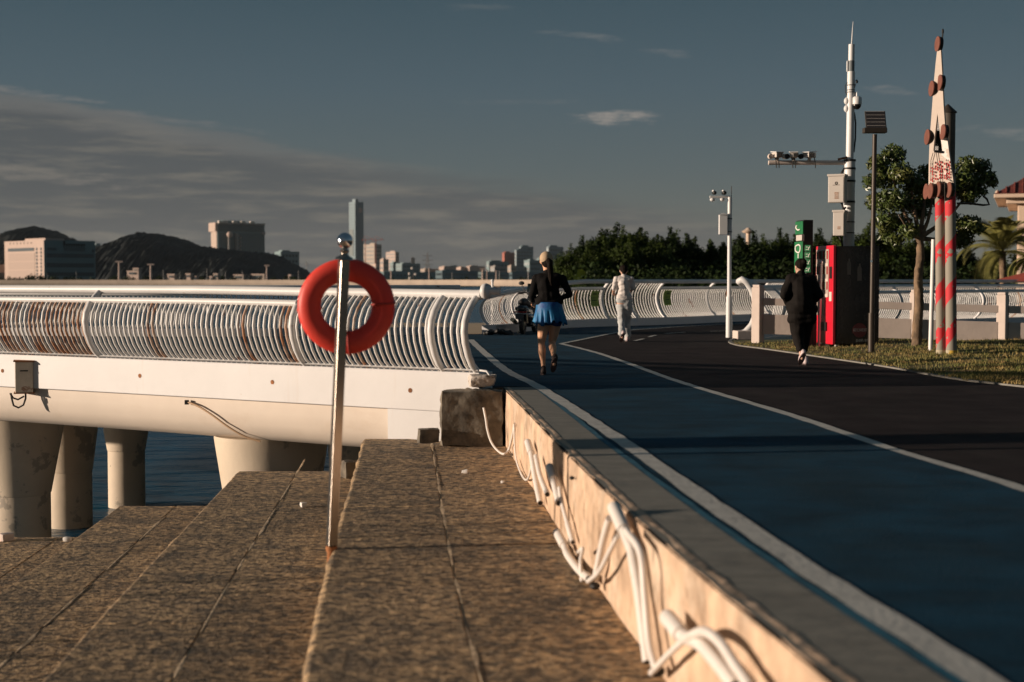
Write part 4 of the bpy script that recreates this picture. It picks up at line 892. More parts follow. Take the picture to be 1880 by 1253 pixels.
for pts_ in ([(1713,281), (1709,295), (1709,330)], [(1719,281), (1721,295), (1727,315), (1727,338)], [(1737,300), (1740,315), (1736,322), (1741,330), (1748,334)]): MB().tube([bp3(u, v, -.31) for u, v in pts_], .006, 5).obj('wire', m_dark, tw)
MB().box(bp3(1723, 279, -.33), (.13,.06,.035), ry=.1).obj('sill', m_black, tw)
MB().tube([bp3(1728,92), bp3(1730,70), bp3(1731,62)], .012, 6).obj('rod', m_dark, tw); MB().ball(bp3(1731,58), (.02,.02,.045), 8, 6).obj('finial', m_dark, tw)
sm_ = P(1757, 372, D+.5); MB().tube([P(1757,374,D+.5), P(1780,374,D+.5), P(1805,377,D+.5), P(1816,376,D+.5), P(1812,366,D+.5), P(1805,360,D+.5)], .018, 8).obj('curved_arm', m_poledk, tw, smooth=80)
# ---- unseen board added off frame to throw the dark band across the road
nb = thing('shadow_board', 'unseen board on two posts added left of the view to cast the road shadow', 'shadow board', (-12.2, 11.1, -2.7))
MB().box((-12.2, 9.42, 1.95), (.06, .72, 1.3)).obj('board', m_conc, nb, bevel=.01)
for y_ in (9.2, 9.65): MB().tube([(-12.2, y_, -2.7), (-12.2, y_, 1.3)], .03, 10).obj('leg', m_poledk, nb)
# ================================================================== vegetation
def leaves_mesh(name, clumps, n, size, m, seed=1, asp=.5, flat=.6, fold=.25):
    """clumps: (centre, radius) -> many leaf-sized folded faces spread through the clumps"""
    g = np.random.default_rng(seed); cs = np.array([c for c, r in clumps], float); rs = np.array([r for c, r in clumps], float)
    wgt = rs**2; k = g.choice(len(clumps), n, p=wgt/wgt.sum()); d = g.normal(size=(n, 3)); d /= np.linalg.norm(d, axis=1)[:, None]
    rad = g.random(n)**.55; p = cs[k]+d*rad[:, None]*rs[k][:, None]*np.array([1, 1, .8])
    nr_ = d+g.normal(size=(n, 3))*.7; nr_[:, 2] += flat; nr_ /= np.linalg.norm(nr_, axis=1)[:, None]
    t = np.cross(nr_, g.normal(size=(n, 3))); t /= np.linalg.norm(t, axis=1)[:, None]; b = np.cross(nr_, t); s = size*(.6+.8*g.random(n))[:, None]
    v = np.stack([p-t*s*.5, p+b*s*asp*.5-nr_*s*fold*.2, p+t*s*.5, p-b*s*asp*.5-nr_*s*fold*.2], 1).reshape(-1, 3)
    i = np.arange(n)*4; f = np.concatenate([np.stack([i, i+1, i+2], 1), np.stack([i, i+2, i+3], 1)])
    me = bpy.data.meshes.new(name); me.from_pydata(v.tolist(), [], f.tolist()); me.materials.append(m); return me
def crown_clumps(rx, ry, rz, n, seed, cr=.38, zc=0):
    q = random.Random(seed); o = []
    for _ in range(n):
        a = q.uniform(0, 6.28); ph = math.acos(q.uniform(-.6, 1)); r_ = q.uniform(.55, 1.0)
        o.append(((rx*r_*math.sin(ph)*math.cos(a), ry*r_*math.sin(ph)*math.sin(a), zc+rz*r_*math.cos(ph)), cr*q.uniform(.6, 1.2)))
    return o
# near tree on the verge
D = 26.0; tb = G(1683, 646); T0 = Vector((tb.x, D, 0)); nt_ = thing('tree', 'small leafy tree with a pale crooked trunk behind the red striped posts', 'tree', T0)
tp = lambda u, v, dy=0: P(u, v, D+dy)
trunk = [T0+Vector((0,0,-.02)), tp(1683,632), tp(1684,600), tp(1687,560,.03), tp(1686,510), tp(1690,470,.02), tp(1688,436)]
MB().tube(smoothpts(trunk), [lerp(.105, .07, i/36)+.014*mnoise.noise(Vector((0, i*.6, 0))) for i in range(37)], 12).obj('trunk', m_bark, nt_, smooth=60)
fork = tp(1688, 438)
br = []
for e_, mid in (((1640,330,-.2), (1660,390,-.1)), ((1620,370,.2), (1650,415,.1)), ((1668,300,.1), (1676,370,.05)), ((1700,310,.3), (1696,380,.1)), ((1650,395,-.4), (1668,420,-.2)), ((1785,345,.1), (1740,400,.1)), ((1770,430,.2), (1730,440,.1)), ((1715,340,-.1), (1705,400,0))):
    br.append(MB().tube(smoothpts([fork, tp(*mid), tp(*e_)]), [lerp(.05, .010, i/12) for i in range(13)], 7).obj('branch', m_bark, nt_, smooth=60))
cl = []
for (u, v, r_, dy) in ((1612,300,17,0), (1640,285,20,.1), (1602,335,16,-.1), (1628,325,22,.2), (1655,318,20,-.2), (1676,335,20,.1), (1612,370,20,.2), (1640,365,24,-.2), (1668,372,20,.2), (1690,345,18,.2), (1700,315,14,.3), (1625,405,20,0), (1650,410,20,.2), (1668,425,16,-.2), (1640,440,14,.1), (1625,430,12,.2), (1690,390,16,.4), (1700,370,16,.5), (1715,330,14,.5),
    (1775,305,18,0), (1798,308,18,.1), (1765,330,20,-.1), (1790,335,20,.1), (1815,325,12,0), (1822,336,9,0), (1780,360,15,0), (1757,352,16,.2), (1800,352,10,0), (1760,410,18,.1), (1782,412,17,0), (1770,436,16,.2), (1797,420,10,0), (1758,445,14,.3)):
    cl.append((tuple(tp(u, v, dy)-T0), r_*D/F*1.30))
me = leaves_mesh('foliage', cl, 13000, .092, m_leafnear, 5, .42, .1, .5); o = link(me, 'foliage', nt_)
# far tree belt behind the bridge
belt = []
for k in range(3):
    cc_ = crown_clumps(1.9, 1.7, 2.0, 70, 30+k, .60, .2)+[((sx0+(.08*j)*(-1)**k, sy0, 1.1+.24*j*hs_), .62-.062*j) for (sx0, sy0, hs_) in ((-1.1+.3*k, .3, .8), (.2+.25*k, -.4, 1.0), (1.2-.2*k, .5, .75)) for j in range(8)]+[((0,0,.4), 1.7), ((.6,0,-.8), 1.7), ((-.6,0,-.8), 1.7)]
    belt.append(leaves_mesh('crown', cc_, 22000, .15, m_leaf[k % 2], 40+k, .6, .4))
trk = MB().tube([(0,0,-6), (.05,0,-3.4), (0,.05,-1), (.1,0,.5)], [.22,.17,.13,.06], 8).mesh('trunk', smooth=60); trk.materials.append(m_bark)
tl = [(1052,448,84), (1078,432,88), (1098,420,90), (1122,430,86), (1130,408,92), (1150,436,84), (1163,415,90), (1190,425,92), (1203,432,86), (1222,421,94), (1242,416,90), (1262,436,92), (1285,443,96), (1308,440,98), (1330,438,92), (1352,430,90), (1374,424,88), (1398,438,94), (1420,430,90), (1443,418,92), (1466,432,96), (1490,424,90), (1515,418,88), (1540,428,90), (1575,402,86), (1600,428,92), (1628,425,94), (1655,432,90), (1690,428,92), (1725,436,90), (1755,448,94), (1785,455,90), (1815,462,94), (1850,470,92), (1885,460,94), (1920,450,92)]
desc = {0: 'bushy dark green tree', 1: 'dense rounded dark tree', 2: 'dark tree with a ragged top'}
TL = ['leftmost bushy tree of the far belt, beside the city towers', 'rounded dark tree just right of the woman in the cap', 'tall dark tree halfway between the woman and man', 'dark tree a little left of the man in white', 'pointed tall tree left above the man in white', 'low rounded tree directly above the man in white', 'ragged bushy tree just right of the man in white',
 'rounded dark tree above the full height railing section', 'thin ragged tree above the second railing post right of the man', 'bushy dark tree left above the right green notice', 'tall dark tree above the right green notice', 'ragged dark tree right above the right green notice', 'low bushy tree at the dip of the far belt', 'rounded tree at the dip left of the slim mast', 'ragged dark tree directly left of the slim mast', 'bushy tree hidden partly by the slim mast', 'tall dark tree beside the pale round tower top',
 'ragged tree right of the pale round tower top', 'bushy tree above the swirling railing end', 'tall rounded tree left of the black kiosk', 'ragged dark tree behind the green sign panel', 'bushy tree right behind the black kiosk', 'rounded dark tree left behind the vending machine', 'ragged tree behind the lower mast cabinet', 'tallest bushy tree rising right of the thick camera mast', 'rounded tree behind the solar lamp post', 'ragged tree left of the crooked pale trunk', 'bushy tree right behind the crooked pale trunk', 'rounded tree behind the red striped posts',
 'ragged dark tree right of the striped posts', 'bushy low tree left of the palm', 'rounded low tree just left behind the palm', 'ragged tree directly behind the palm crown', 'bushy tree below the red roofed house', 'rounded tree at the right edge below the house', 'ragged tree cut off by the right edge']
for i, (u, v, d) in enumerate(tl):
    k = i % 3; c = P(u, v, d); zt_c = c.z; sc_ = (zt_c+1.4)/6.2*1.0; t = thing('tree', '', 'tree', (c.x, d, zt_c-2.9*sc_), 'trees beyond the far railing')
    where = ['leftmost of the belt beyond the far railing, beside the towers'] if i == 0 else None
    w_ = 'above the woman in blue skirt' if u < 1060 else 'left of the man in white' if u < 1125 else 'above the man in white' if u < 1170 else 'between the man in white and the slim mast' if u < 1320 else 'behind the slim camera mast' if u < 1360 else 'between slim mast and black kiosk' if u < 1460 else 'behind the black kiosk' if u < 1510 else 'behind the vending machine' if u < 1620 else 'behind the leafy verge tree' if u < 1760 else 'by the palm at the right edge'
    t['label'] = TL[i]
    o = link(belt[k], 'crown', t, (0,0,0), (0,0,rnd.uniform(0, 6.28)), (sc_*rnd.uniform(.85,1.15), sc_, sc_)); o2 = link(trk, 'trunk', t, (0,0,0), None, (sc_, sc_, sc_))
und = []; q = random.Random(9)
for i in range(150): und.append(((q.uniform(3.8, 36), q.uniform(74, 84), q.uniform(-.4, 2.0)), q.uniform(.7, 1.3)))
props(link(leaves_mesh('undergrowth', und, 26000, .24, m_leaf[1], 77, .6), 'undergrowth'), 'dense dark undergrowth filling the gaps below the far tree belt', 'undergrowth', kind='stuff')
# banana clump
bn_ = P(1066, 505, 78); bt_ = thing('banana_plant', 'yellow green broad-leaved plant in front of the far trees, right of the woman', 'plant', (bn_.x, 78, -.3))
m_ban = M('banana_leaf', (.36,.40,.06), .5, var=.2, vs=4)
for a_, l_, tl_ in ((150, 1.5, .7), (120, 1.7, 1.2), (92, 2.0, 1.6), (75, 1.9, 1.5), (40, 1.4, .8), (170, 1.2, .4), (100, 1.5, .9)):
    d_ = Vector((math.cos(R(a_)), -.25, 0)); vs = []; b0_ = Vector((bn_.x, 78, .55))
    for i in range(8):
        t_ = i/7; c = b0_+d_*l_*.55*t_+Vector((0, 0, tl_*math.sin(t_*1.9)*.85)); w_ = .20*math.sin(math.pi*min(1, .12+t_*.86))
        sd_ = Vector((math.sin(R(a_))*1.0, .35, 0)); vs += [c-sd_*w_, c+Vector((0, 0, -.03)), c+sd_*w_]
    MB().add(vs, [(3*i+a, 3*i+a+1, 3*i+4+a, 3*i+3+a) for i in range(7) for a in (0, 1)]).obj('leaf', m_ban, bt_, smooth=60)
# land behind the bridge on the right
m_land = M('far_ground', (.05,.055,.03), .95, var=.3, vs=.5, coords='World')
MBl = MB().prism([(3.2,72.5), (14,60.5), (24,59), (46,66), (200,80), (200,400), (10,400), (3.6,120)], -4, -.4)
props(MBl.obj('far_bank', m_land), kind='structure')
MBl = MB().prism([(-14,100), (3.4,100), (3.4,125), (-10,125)], -3.6, -2.45); props(MBl.obj('sand_bank', M('sand', (.52,.38,.24), .95, var=.1, vs=.4, coords='World')), kind='structure')
# palm
def palm(u, v, d, label, R_=1.0, seed=1):
    c = P(u, v, d); q = random.Random(seed); t = thing('palm_tree', label, 'palm tree', (c.x, d, -.3)); h = c.z
    MB().tube([(c.x, d, -.4), (c.x+.05, d, h*.5), (c.x, d, h)], [.17, .13, .15], 10).obj('trunk', m_bark, t, smooth=60)
    mb = MB(); n = 22; vs = []; fs = []
    L_ = 1.75*R_
    rach = []
    for i in range(n+1):
        s_ = i/n; rach.append(Vector((L_*(s_*.95-.12*s_**3), 0, L_*(.55*s_-.72*s_**2.3))))
    mb.tube(rach, [lerp(.022, .006, i/n) for i in range(n+1)], 5)
    for i in range(2, n+1):
        for sg in (-1, 1):
            for k_ in (0, .5):
                s_ = (i-k_)/n; p = rach[i-1].lerp(rach[i], 1-k_); ll = .42*R_*math.sin(math.pi*min(1, .18+.80*s_))**.7; dr = Vector((.55, sg*.75, -.20+.30*(1-s_))).normalized()
                e_ = p+dr*ll; w_ = Vector((.034, 0, .0)); mb.add([p-w_, p+w_, e_+Vector((0,0,-.04))], [(0,1,2)])
    fm = mb.mesh('frond', smooth=None); fm.materials.append(M('palm_frond', (.20,.19,.055), .55, var=.35, vs=1.5) if 'palm_frond' not in bpy.data.materials else bpy.data.materials['palm_frond'])
    for k in range(34):
        el_ = q.uniform(-65, 55) if k > 8 else q.uniform(30, 80); o = link(fm, 'frond', t); o.location = Vector((c.x, d, h))-wloc(t); o.rotation_euler = (q.uniform(-.3, .3), -R(el_*.75), q.uniform(0, 6.28)); s_ = q.uniform(.85, 1.1); o.scale = (s_, s_, s_)
palm(1840, 462, 60, 'palm tree with arching fronds below the red roofed house', 1.32, 3)
palm(1902, 470, 63, 'palm tree half cut off by the right edge of the picture', 1.05, 8)
# house with red roof
D = 74.0; hx = P(1853, 400, D).x; he = P(0, 366, D).z; hs = thing('house', 'cream house with a dark red tiled hip roof at the right edge', 'house', (hx, D, -.4), rz=R(-20))
m_hw = M('house_cream', (.66,.50,.38), .8, var=.05, vs=1); m_rf = M('roof_tile', (.16,.035,.025), .7, var=.25, vs=3)
MB().box((hx+4.9, D+4, (he-.4)/2-.2), (9, 7.8, he+.2)).obj('wall', m_hw, hs)
MB().box((hx+4.95, D+4, he-.12), (10.2, 9.0, .26)).obj('frieze', m_hw, hs, bevel=.03); MB().box((hx+4.95, D+4, he+.12), (11.4, 10.2, .20)).obj('cornice', m_hw, hs, bevel=.04)
for cx_ in (.75, 3.2, 6.0): MB().box((hx+cx_, D+.02, he/2-.4), (.62, .34, he-.0)).obj('pilaster', m_hw, hs, bevel=.02); MB().box((hx+cx_, D+.0, he-1.45), (.78, .46, .16)).obj('capital', m_hw, hs, bevel=.02)
MB().box((hx+2.0, D+.07, he-1.6), (1.5, .1, 2.0)).obj('window', M('dark_glass', (.02,.025,.025), .15), hs)
for k in range(3): MB().box((hx+1.55+k*.5, D+.0, he-1.6), (.06, .08, 2.0)).obj('mullion', m_hw, hs)
e0, e1, f0_, f1_ = hx-.75, hx+10.65, D-1.1, D+9.1; zr = he+.225; hr = 3.0
rfm = MB().add([(e0,f0_,zr), (e1,f0_,zr), (e1,f1_,zr), (e0,f1_,zr), (hx+4.2,D+4,zr+hr), (hx+5.7,D+4,zr+hr)], [(0,1,5,4), (1,2,5), (2,3,4,5), (3,0,4), (3,2,1,0)]).obj('roof', m_rf, hs)
for k in range(28):
    x_ = e0+.2+k*.4; t_ = min((x_-e0)/(hx+4.2-e0), (e1-x_)/(e1-hx-5.7), 1)
    MB().tube([(x_, f0_+.02, zr+.03), (x_, f0_+(D+4-f0_)*t_*.97, zr+hr*t_*.97+.03)], .05, 5).obj('tile_row', m_rf, rfm)
for k in range(4): MB().lathe((hx-.6+k*1.9, f0_+.2, zr+.0), [(.07,0), (.1,.1), (.02,.2)], 8).obj('finial', m_hw, hs)
ph_ = P(1950, 498, 52); pv = thing('pavilion', 'low pavilion with a red tiled roof just above the right hand railing', 'pavilion', (ph_.x+1.8, 54, -.4))
MB().box((ph_.x+1.8, 54, .3), (3.2, 2.8, 1.4)).obj('wall', m_hw, pv)
z_ = P(0, 517, 53).z; MB().add([(ph_.x-1.3,52,z_), (ph_.x+5,52,z_), (ph_.x+5,56,z_), (ph_.x-1.3,56,z_), (ph_.x+1.8,54,z_+.95)], [(0,1,4), (1,2,4), (2,3,4), (3,0,4), (3,2,1,0)]).obj('roof', M('roof_red', (.30,.05,.03), .7, var=.2, vs=4), pv)
# distant pale rooftop disc seen over the trees
c = P(1374, 419, 130); ob_ = thing('observation_tower', 'small pale round tower top just above the trees right of the slim mast', 'tower', (c.x, 130, -.4))
MB().lathe((c.x, 130, 0), [(.2,-.4), (.2,c.z-.5), (.5,c.z-.42), (.6,c.z-.3), (.3,c.z-.15), (.15,c.z)], 20).obj('shaft', m_hw, ob_, smooth=40)
# ================================================================== far shore
m_hill = M('hill_forest', (.028,.034,.034), .95, var=.3, vs=.04, coords='World', det=8)
props(MB().prism([(-9000,930), (-30,930), (60,1300), (2500,1500), (2500,9000), (-9000,9000)], WZ-2, -1.2).obj('far_shore', m_land), kind='structure')
def hill(name, prof_, d, depth, seed):
    us = np.linspace(prof_[0][0], prof_[-1][0], 300); vv = np.interp(us, [a[0] for a in prof_], [a[1] for a in prof_]); vs = []; rows = 22
    for j in range(rows):
        t_ = j/(rows-1); dd = d+depth*(t_-.5)
        for u, v in zip(us, vv):
            top_ = P(u, v, d); H_ = (top_.z+3)*math.cos((t_-.5)*math.pi*.96)
            x = top_.x; H_ += (mnoise.noise(Vector((x*.02, dd*.012, seed)))*4+abs(mnoise.noise(Vector((x*.13, dd*.13, seed+5))))*3+rnd.uniform(0, 5.5))*min(1, max(0, (515-v)/25))*(1 if 0 < j < rows-1 else 0)
            vs.append((x, dd, max(-3, H_-3)))
    n = len(us); MB().add(vs, [(j*n+i, j*n+i+1, (j+1)*n+i+1, (j+1)*n+i) for j in range(rows-1) for i in range(n-1)]).obj(name, m_hill, None, smooth=60)
    props(bpy.data.objects[name] if name in bpy.data.objects else None, kind='structure')
hill('hill', [(-260,500), (-120,470), (-30,455), (10,440), (35,428), (68,421), (92,428), (118,440), (150,452), (200,480), (230,516)], 2400, 500, 1)
hill('wooded_hill', [(165,516), (190,470), (205,460), (225,448), (246,440), (262,436), (300,437), (330,444), (360,458), (378,462), (420,465), (470,468), (510,478), (540,494), (556,512), (562,517)], 2000, 500, 4)
def facet(m, dark): pass
GL = lambda n, c, r=.25: bpy.data.materials.get(n) or M(n, c, r)
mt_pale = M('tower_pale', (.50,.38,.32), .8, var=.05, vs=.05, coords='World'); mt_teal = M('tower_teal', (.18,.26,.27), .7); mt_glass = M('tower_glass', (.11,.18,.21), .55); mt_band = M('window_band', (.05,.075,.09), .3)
mt_grey = M('tower_grey', (.33,.31,.29), .8); mt_red = M('tower_red', (.42,.13,.09), .8); mt_brown = M('tower_brown', (.42,.34,.28), .85)
def bldg(u0, us_, u1, vt, d, label, m, floors=0, cols=0, name='tower_block', vb=520, cat='building', ang=45, band=None, group='far city buildings across the water'):
    """building with a lit left face (u0..us) and a shaded right face (us..u1)"""
    r0, rs, r1 = [(x-CX)/F for x in (u0, us_, u1)]; c, s_ = math.cos(R(ang)), math.sin(R(ang)); xs = rs*d
    Ll = max(.5, (xs-r0*d)/(c+r0*s_)) if us_ > u0 else .5*d/1000; Lr = max(.5, (r1*d-xs)/(s_-r1*c)) if u1 > us_ else .5
    A = Vector((xs, d)); B = A+Vector((-c, s_))*Ll; C = A+Vector((s_, c))*Lr; E = B+(C-A); zt_ = P(us_, vt, d).z; zb_ = -1.5
    t = thing(name, label, cat, (A.x, A.y, zb_), group); MB().prism([tuple(A), tuple(C), tuple(E), tuple(B)], zb_, zt_).obj('wall', m, t)
    MB().prism([tuple(p+Vector((0,.3))) for p in (A.lerp(E,.12)+(C-A)*.0, A.lerp(C,.55)+(B-A)*.2, A.lerp(E,.7), A.lerp(B,.6)+(C-A)*.1)], zt_, zt_+(zt_-zb_)*.035+.5).obj('roof_box', m, t)
    bm__ = band or mt_band; H_ = zt_-zb_
    for k in range(floors):
        z0_ = zb_+H_*(k+.35)/(floors+.3); hz_ = H_/(floors+.3)*.42
        for (p, q_, L__) in ((A, B, Ll), (A, C, Lr)):
            if L__ < d*.0015: continue
            dr = (q_-p).normalized(); nn = Vector((dr.y, -dr.x)) if (p-q_).x > 0 else Vector((dr.y, -dr.x)); 
            if nn.y > 0: nn = -nn
            a_, b_ = p+dr*L__*.07, p+dr*L__*.93
            if cols:
                mb = MB()
                for j in range(cols):
                    a2, b2 = a_.lerp(b_, (j+.18)/cols), a_.lerp(b_, (j+.82)/cols); mb.prism([tuple(a2), tuple(b2), tuple(b2+nn*.12), tuple(a2+nn*.12)], z0_, z0_+hz_)
                props(mb.obj('windows', bm__, t), kind='stuff')
            else: MB().prism([tuple(a_), tuple(b_), tuple(b_+nn*.15), tuple(a_+nn*.15)], z0_, z0_+hz_).obj('window_band', bm__, t)
    t['A'] = (A.x, A.y); return t, A, B, C, zt_
# large warehouse-like office on the left
t, A, B, C, zt_ = bldg(10, 82, 176, 441, 950, 'large office block with pale sunlit wall and teal shaded side at the left edge', mt_pale, name='office_block')
zr_ = lambda v, d=950: P(0, v, d).z
w2 = (C-A); nC = Vector((w2.y, -w2.x)).normalized(); nC = nC if nC.y < 0 else -nC; w1 = (B-A); nB = Vector((w1.y, -w1.x)).normalized(); nB = nB if nB.y < 0 else -nB
def fpan(P0, w_, nn, t0, t1, va, vb, m, nm, th=.25): a_, b_ = P0+w_*t0, P0+w_*t1; return MB().prism([tuple(a_), tuple(b_), tuple(b_+nn*th), tuple(a_+nn*th)], zr_(vb), zr_(va)).obj(nm, m, t)
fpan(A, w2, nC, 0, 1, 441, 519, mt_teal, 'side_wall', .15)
for va, vb in ((465.5,473), (483,491), (500,507)): fpan(A, w2, nC, .05, .97, va, vb, mt_band, 'window_band', .3)
fpan(A, w2, nC, .06, .24, 455, 460, mt_band, 'window_band', .3); fpan(A, w2, nC, .93, .98, 457, 463, mt_band, 'window_band', .3)
fpan(A, w2, nC, .38, .80, 455, 461, M('sign_grey', (.10,.13,.14), .6), 'sign_backing', .35)
for k in range(9):
    h_ = 442 if k == 0 else 447; t0 = .37+k*.049; fpan(A, w2, nC, t0, t0+.036, h_, 450, m_black, 'sign_letter', .6); fpan(A, w2, nC, t0+.006, t0+.016, 450, 455, m_black, 'sign_letter', .6)
mt_sh = M('shutter_beige', (.42,.32,.27), .8)
fpan(A, w1, nB, .22, .90, 464, 479, mt_sh, 'facade_panel', .2); fpan(A, w1, nB, .22, .90, 480.5, 495, mt_sh, 'facade_panel', .2); fpan(A, w1, nB, .22, .90, 496.5, 519, mt_sh, 'facade_panel', .2)
fpan(A, w1, nB, .24, .90, 454.5, 460.5, mt_band, 'window_band', .3)
for t0 in (.05, .155):
    for k in range(9): fpan(A, w1, nB, t0, t0+.03, 455+k*6.6, 459.5+k*6.6, mt_band, 'window', .3)
for k in range(7): fpan(A, w1, nB, .3+k*.09, .308+k*.09, 444, 447, m_black, 'vent_slot', .3)
bldg(-60, -20, 11, 486, 1000, 'low pale hall cut off by the left edge beside the large office', mt_pale, 1, name='hall')
bldg(168, 176, 196, 450, 2300, 'small teal block just right of the large office under the hill', mt_teal, 5, name='office_block')
# hotel on the hill
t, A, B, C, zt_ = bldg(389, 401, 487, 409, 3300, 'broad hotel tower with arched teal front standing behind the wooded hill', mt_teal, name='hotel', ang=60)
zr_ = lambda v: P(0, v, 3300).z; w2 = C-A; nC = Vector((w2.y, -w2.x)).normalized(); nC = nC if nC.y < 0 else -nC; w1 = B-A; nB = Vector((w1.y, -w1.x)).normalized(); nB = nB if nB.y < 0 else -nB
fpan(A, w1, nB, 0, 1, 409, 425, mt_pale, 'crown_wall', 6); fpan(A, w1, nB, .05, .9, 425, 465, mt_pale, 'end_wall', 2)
for k in range(14): fpan(A, w1, nB, .1, .85, 412+k*3.9, 413.6+k*3.9, mt_brown, 'window_band', 6.4 if k < 3 else 2.4)
fpan(A, w2, nC, 0, 1, 409, 412, mt_grey, 'roof_edge', 5)
for k, t0 in enumerate((.0, .10, .30, .48, .67)): fpan(A, w2, nC, t0, t0+.09, 406, 409.5, M('roof_white', (.75,.66,.58), .7) if k == 0 else bpy.data.materials['roof_white'], 'roof_pavilion', 9)
for k in range(22): fpan(A, w2, nC, .02+k*.045, .032+k*.045, 428, 468, mt_band, 'window_column', 1.5)
for k in range(5): fpan(A, w2, nC, .02, .98, 413+k*2.6, 414.2+k*2.6, mt_band, 'window_band', 2)
fpan(A, w2, nC, .19, .23, 431, 466, mt_grey, 'tower_rib', 12); fpan(A, w2, nC, .36, .40, 428, 468, mt_grey, 'tower_rib', 12); fpan(A, w2, nC, .93, 1, 425, 430, mt_grey, 'balcony_block', 6)
c_ = A+w2*.21+nC*14; MB().ball((c_.x, c_.y, zr_(431)), (7,7,7), 14, 9).obj('lantern', mt_pale, t, smooth=180)
for k in range(9): fpan(A, w2, nC, .44+.02*(k % 2), .452+.02*(k % 2), 432+k*3.7, 434+k*3.7, mt_pale, 'pale_balcony', 8)  # small pale boxes standing proud of the front
bldg(505, 516, 550, 462, 2900, 'stepped block with a pale end wall at the right foot of the wooded hill', mt_teal, 5, 5, ang=60, band=mt_band)
bldg(476, 480, 506, 466, 3100, 'low terrace roof between the broad hotel and stepped block', mt_teal, 2)
# tall skyscraper
t, A, B, C, zt_ = bldg(641.5, 653, 668, 371, 5600, 'very tall glass skyscraper rising behind the lifebuoy pole', mt_glass, name='skyscraper', ang=48)
zr_ = lambda v: P(0, v, 5600).z; w2 = C-A; nC = Vector((w2.y, -w2.x)).normalized(); nC = nC if nC.y < 0 else -nC; w1 = B-A; nB = Vector((w1.y, -w1.x)).normalized(); nB = nB if nB.y < 0 else -nB
fpan(A, w2, nC, .1, 1, 374, 512, M('glass_dark', (.10,.17,.21), .5), 'glass_front', 1); fpan(A, w2, nC, .4, .8, 382, 390, mt_pale, 'pale_panel', 2)  # dark glass front with one pale panel
for k in range(26): fpan(A, w1, nB, .02, .98, 376+k*5.2, 376.7+k*5.2, mt_band, 'floor_band', 1)
fpan(A, w1, nB, .3, .95, 421, 470, M('glass_mid', (.07,.10,.10), .4), 'glass_patch', 1.4)
far = [(668,672,674,449,5200,'narrow dark block beside the skyscraper foot',mt_brown,6), (672,688,701,449,4600,'unfinished concrete block under the two red cranes',mt_brown,9), (676,690,708,486,3900,'low pale blocks in front of the unfinished tower',mt_pale,3), (698,704,714,476,3800,'small cream stepped block left of the round-topped tower',mt_pale,4),
 (709,726,733,463,4300,'cream tower with a pale crown right of the unfinished block',mt_pale,9), (716,722,738,482,3700,'teal block below the cream crowned tower',mt_teal,3), (727,738,772,484,3300,'wide teal block with a small chimney in the middle of the skyline',mt_teal,4), (755,758,762,474,3400,'slim pale chimney tower of the middle skyline',mt_pale,0),
 (772,780,806,494,3000,'low brown sheds right of the wide teal block',mt_brown,2), (806,815,838,490,3000,'low pale house with a raised roof',mt_pale,2), (822,832,848,489,3400,'small teal block behind the raised roof house',mt_teal,2), (838,846,860,491,3100,'low cream hall left of the colonnaded hall',mt_pale,2),
 (856,862,890,489,3100,'colonnaded pale hall in the low skyline',mt_pale,1), (893,898,934,480,3000,'block with a cream corner left of the red tower',mt_teal,3), (900,908,930,489,2600,'low concrete block in front of the cream cornered one',mt_grey,3), (922,926,945,464,4200,'plain red brick tower in the skyline',mt_red,0),
 (932,938,948,488,2700,'tan house at the foot of the red tower',mt_brown,3), (945,948,979,459,4200,'dark slab tower left of the woman in the cap',mt_glass,9), (953,956,979,453,4300,'tallest dark slab just behind the dark slab tower',mt_glass,8), (962,972,992,478,2700,'dim block with a lit edge behind the woman',mt_teal,4), (985,990,1002,475,3400,'small teal tower beside the head of the woman',mt_teal,5), (1003,1007,1034,453,4200,'wide dark slab tower right of the cap of the woman',mt_glass,7)]
for a_ in far: bldg(*a_[:5], a_[5]+', across the water' if len(a_[5].split()) < 13 else a_[5], a_[6], a_[7], 5 if a_[7] > 2 else 0)
fpk = [(690,705,800,499,1900,'long low teal terminal building right of the lifebuoy',mt_teal), (800,812,878,497,1900,'long low dark terminal building in the middle distance',mt_glass), (878,884,935,500,1850,'low dark sheds below the red tower',mt_teal), (935,940,1000,500,1800,'low dark sheds behind the woman',mt_glass)]
for a_ in fpk: bldg(*a_[:5], a_[5], a_[6], 2, 12, ang=25)
# colonnade in front of pale hall
# cranes, pylon, wind turbine, masts
def crane(u, vt, d, label):
    b_ = P(u, 500, d); t = thing('tower_crane', label, 'crane', (b_.x, d, -1.5), 'tower cranes on the unfinished block'); z_ = P(u, vt, d).z; m = bpy.data.materials.get('crane_red') or M('crane_red', (.40,.12,.09), .7)
    MB().box((b_.x, d, z_/2), (2.2, 2.2, z_)).obj('mast', m, t); MB().box((b_.x+6, d, z_-6), (38, 1.6, 1.8), ry=-.12).obj('jib', m, t); MB().tube([(b_.x+22,d,z_-3), (b_.x,d,z_+7), (b_.x-11,d,z_-8)], .5, 4).obj('tie', m, t)
crane(671, 437, 4500, 'left red tower crane beside the skyscraper'); crane(690, 438, 4480, 'right red tower crane above the unfinished block')
b_ = P(785, 500, 2800); t = thing('transmission_pylon', 'lattice pylon standing thin against the sky in the middle of the skyline', 'pylon', (b_.x, 2800, -1.5)); zt_ = P(0, 467, 2800).z
for sx_ in (-1, 1):
    for sy in (-1, 1): MB().tube([(b_.x+sx_*5, 2800+sy*5, -1.5), (b_.x+sx_*1, 2800+sy, zt_)], .35, 4).obj('leg', m_poledk, t)
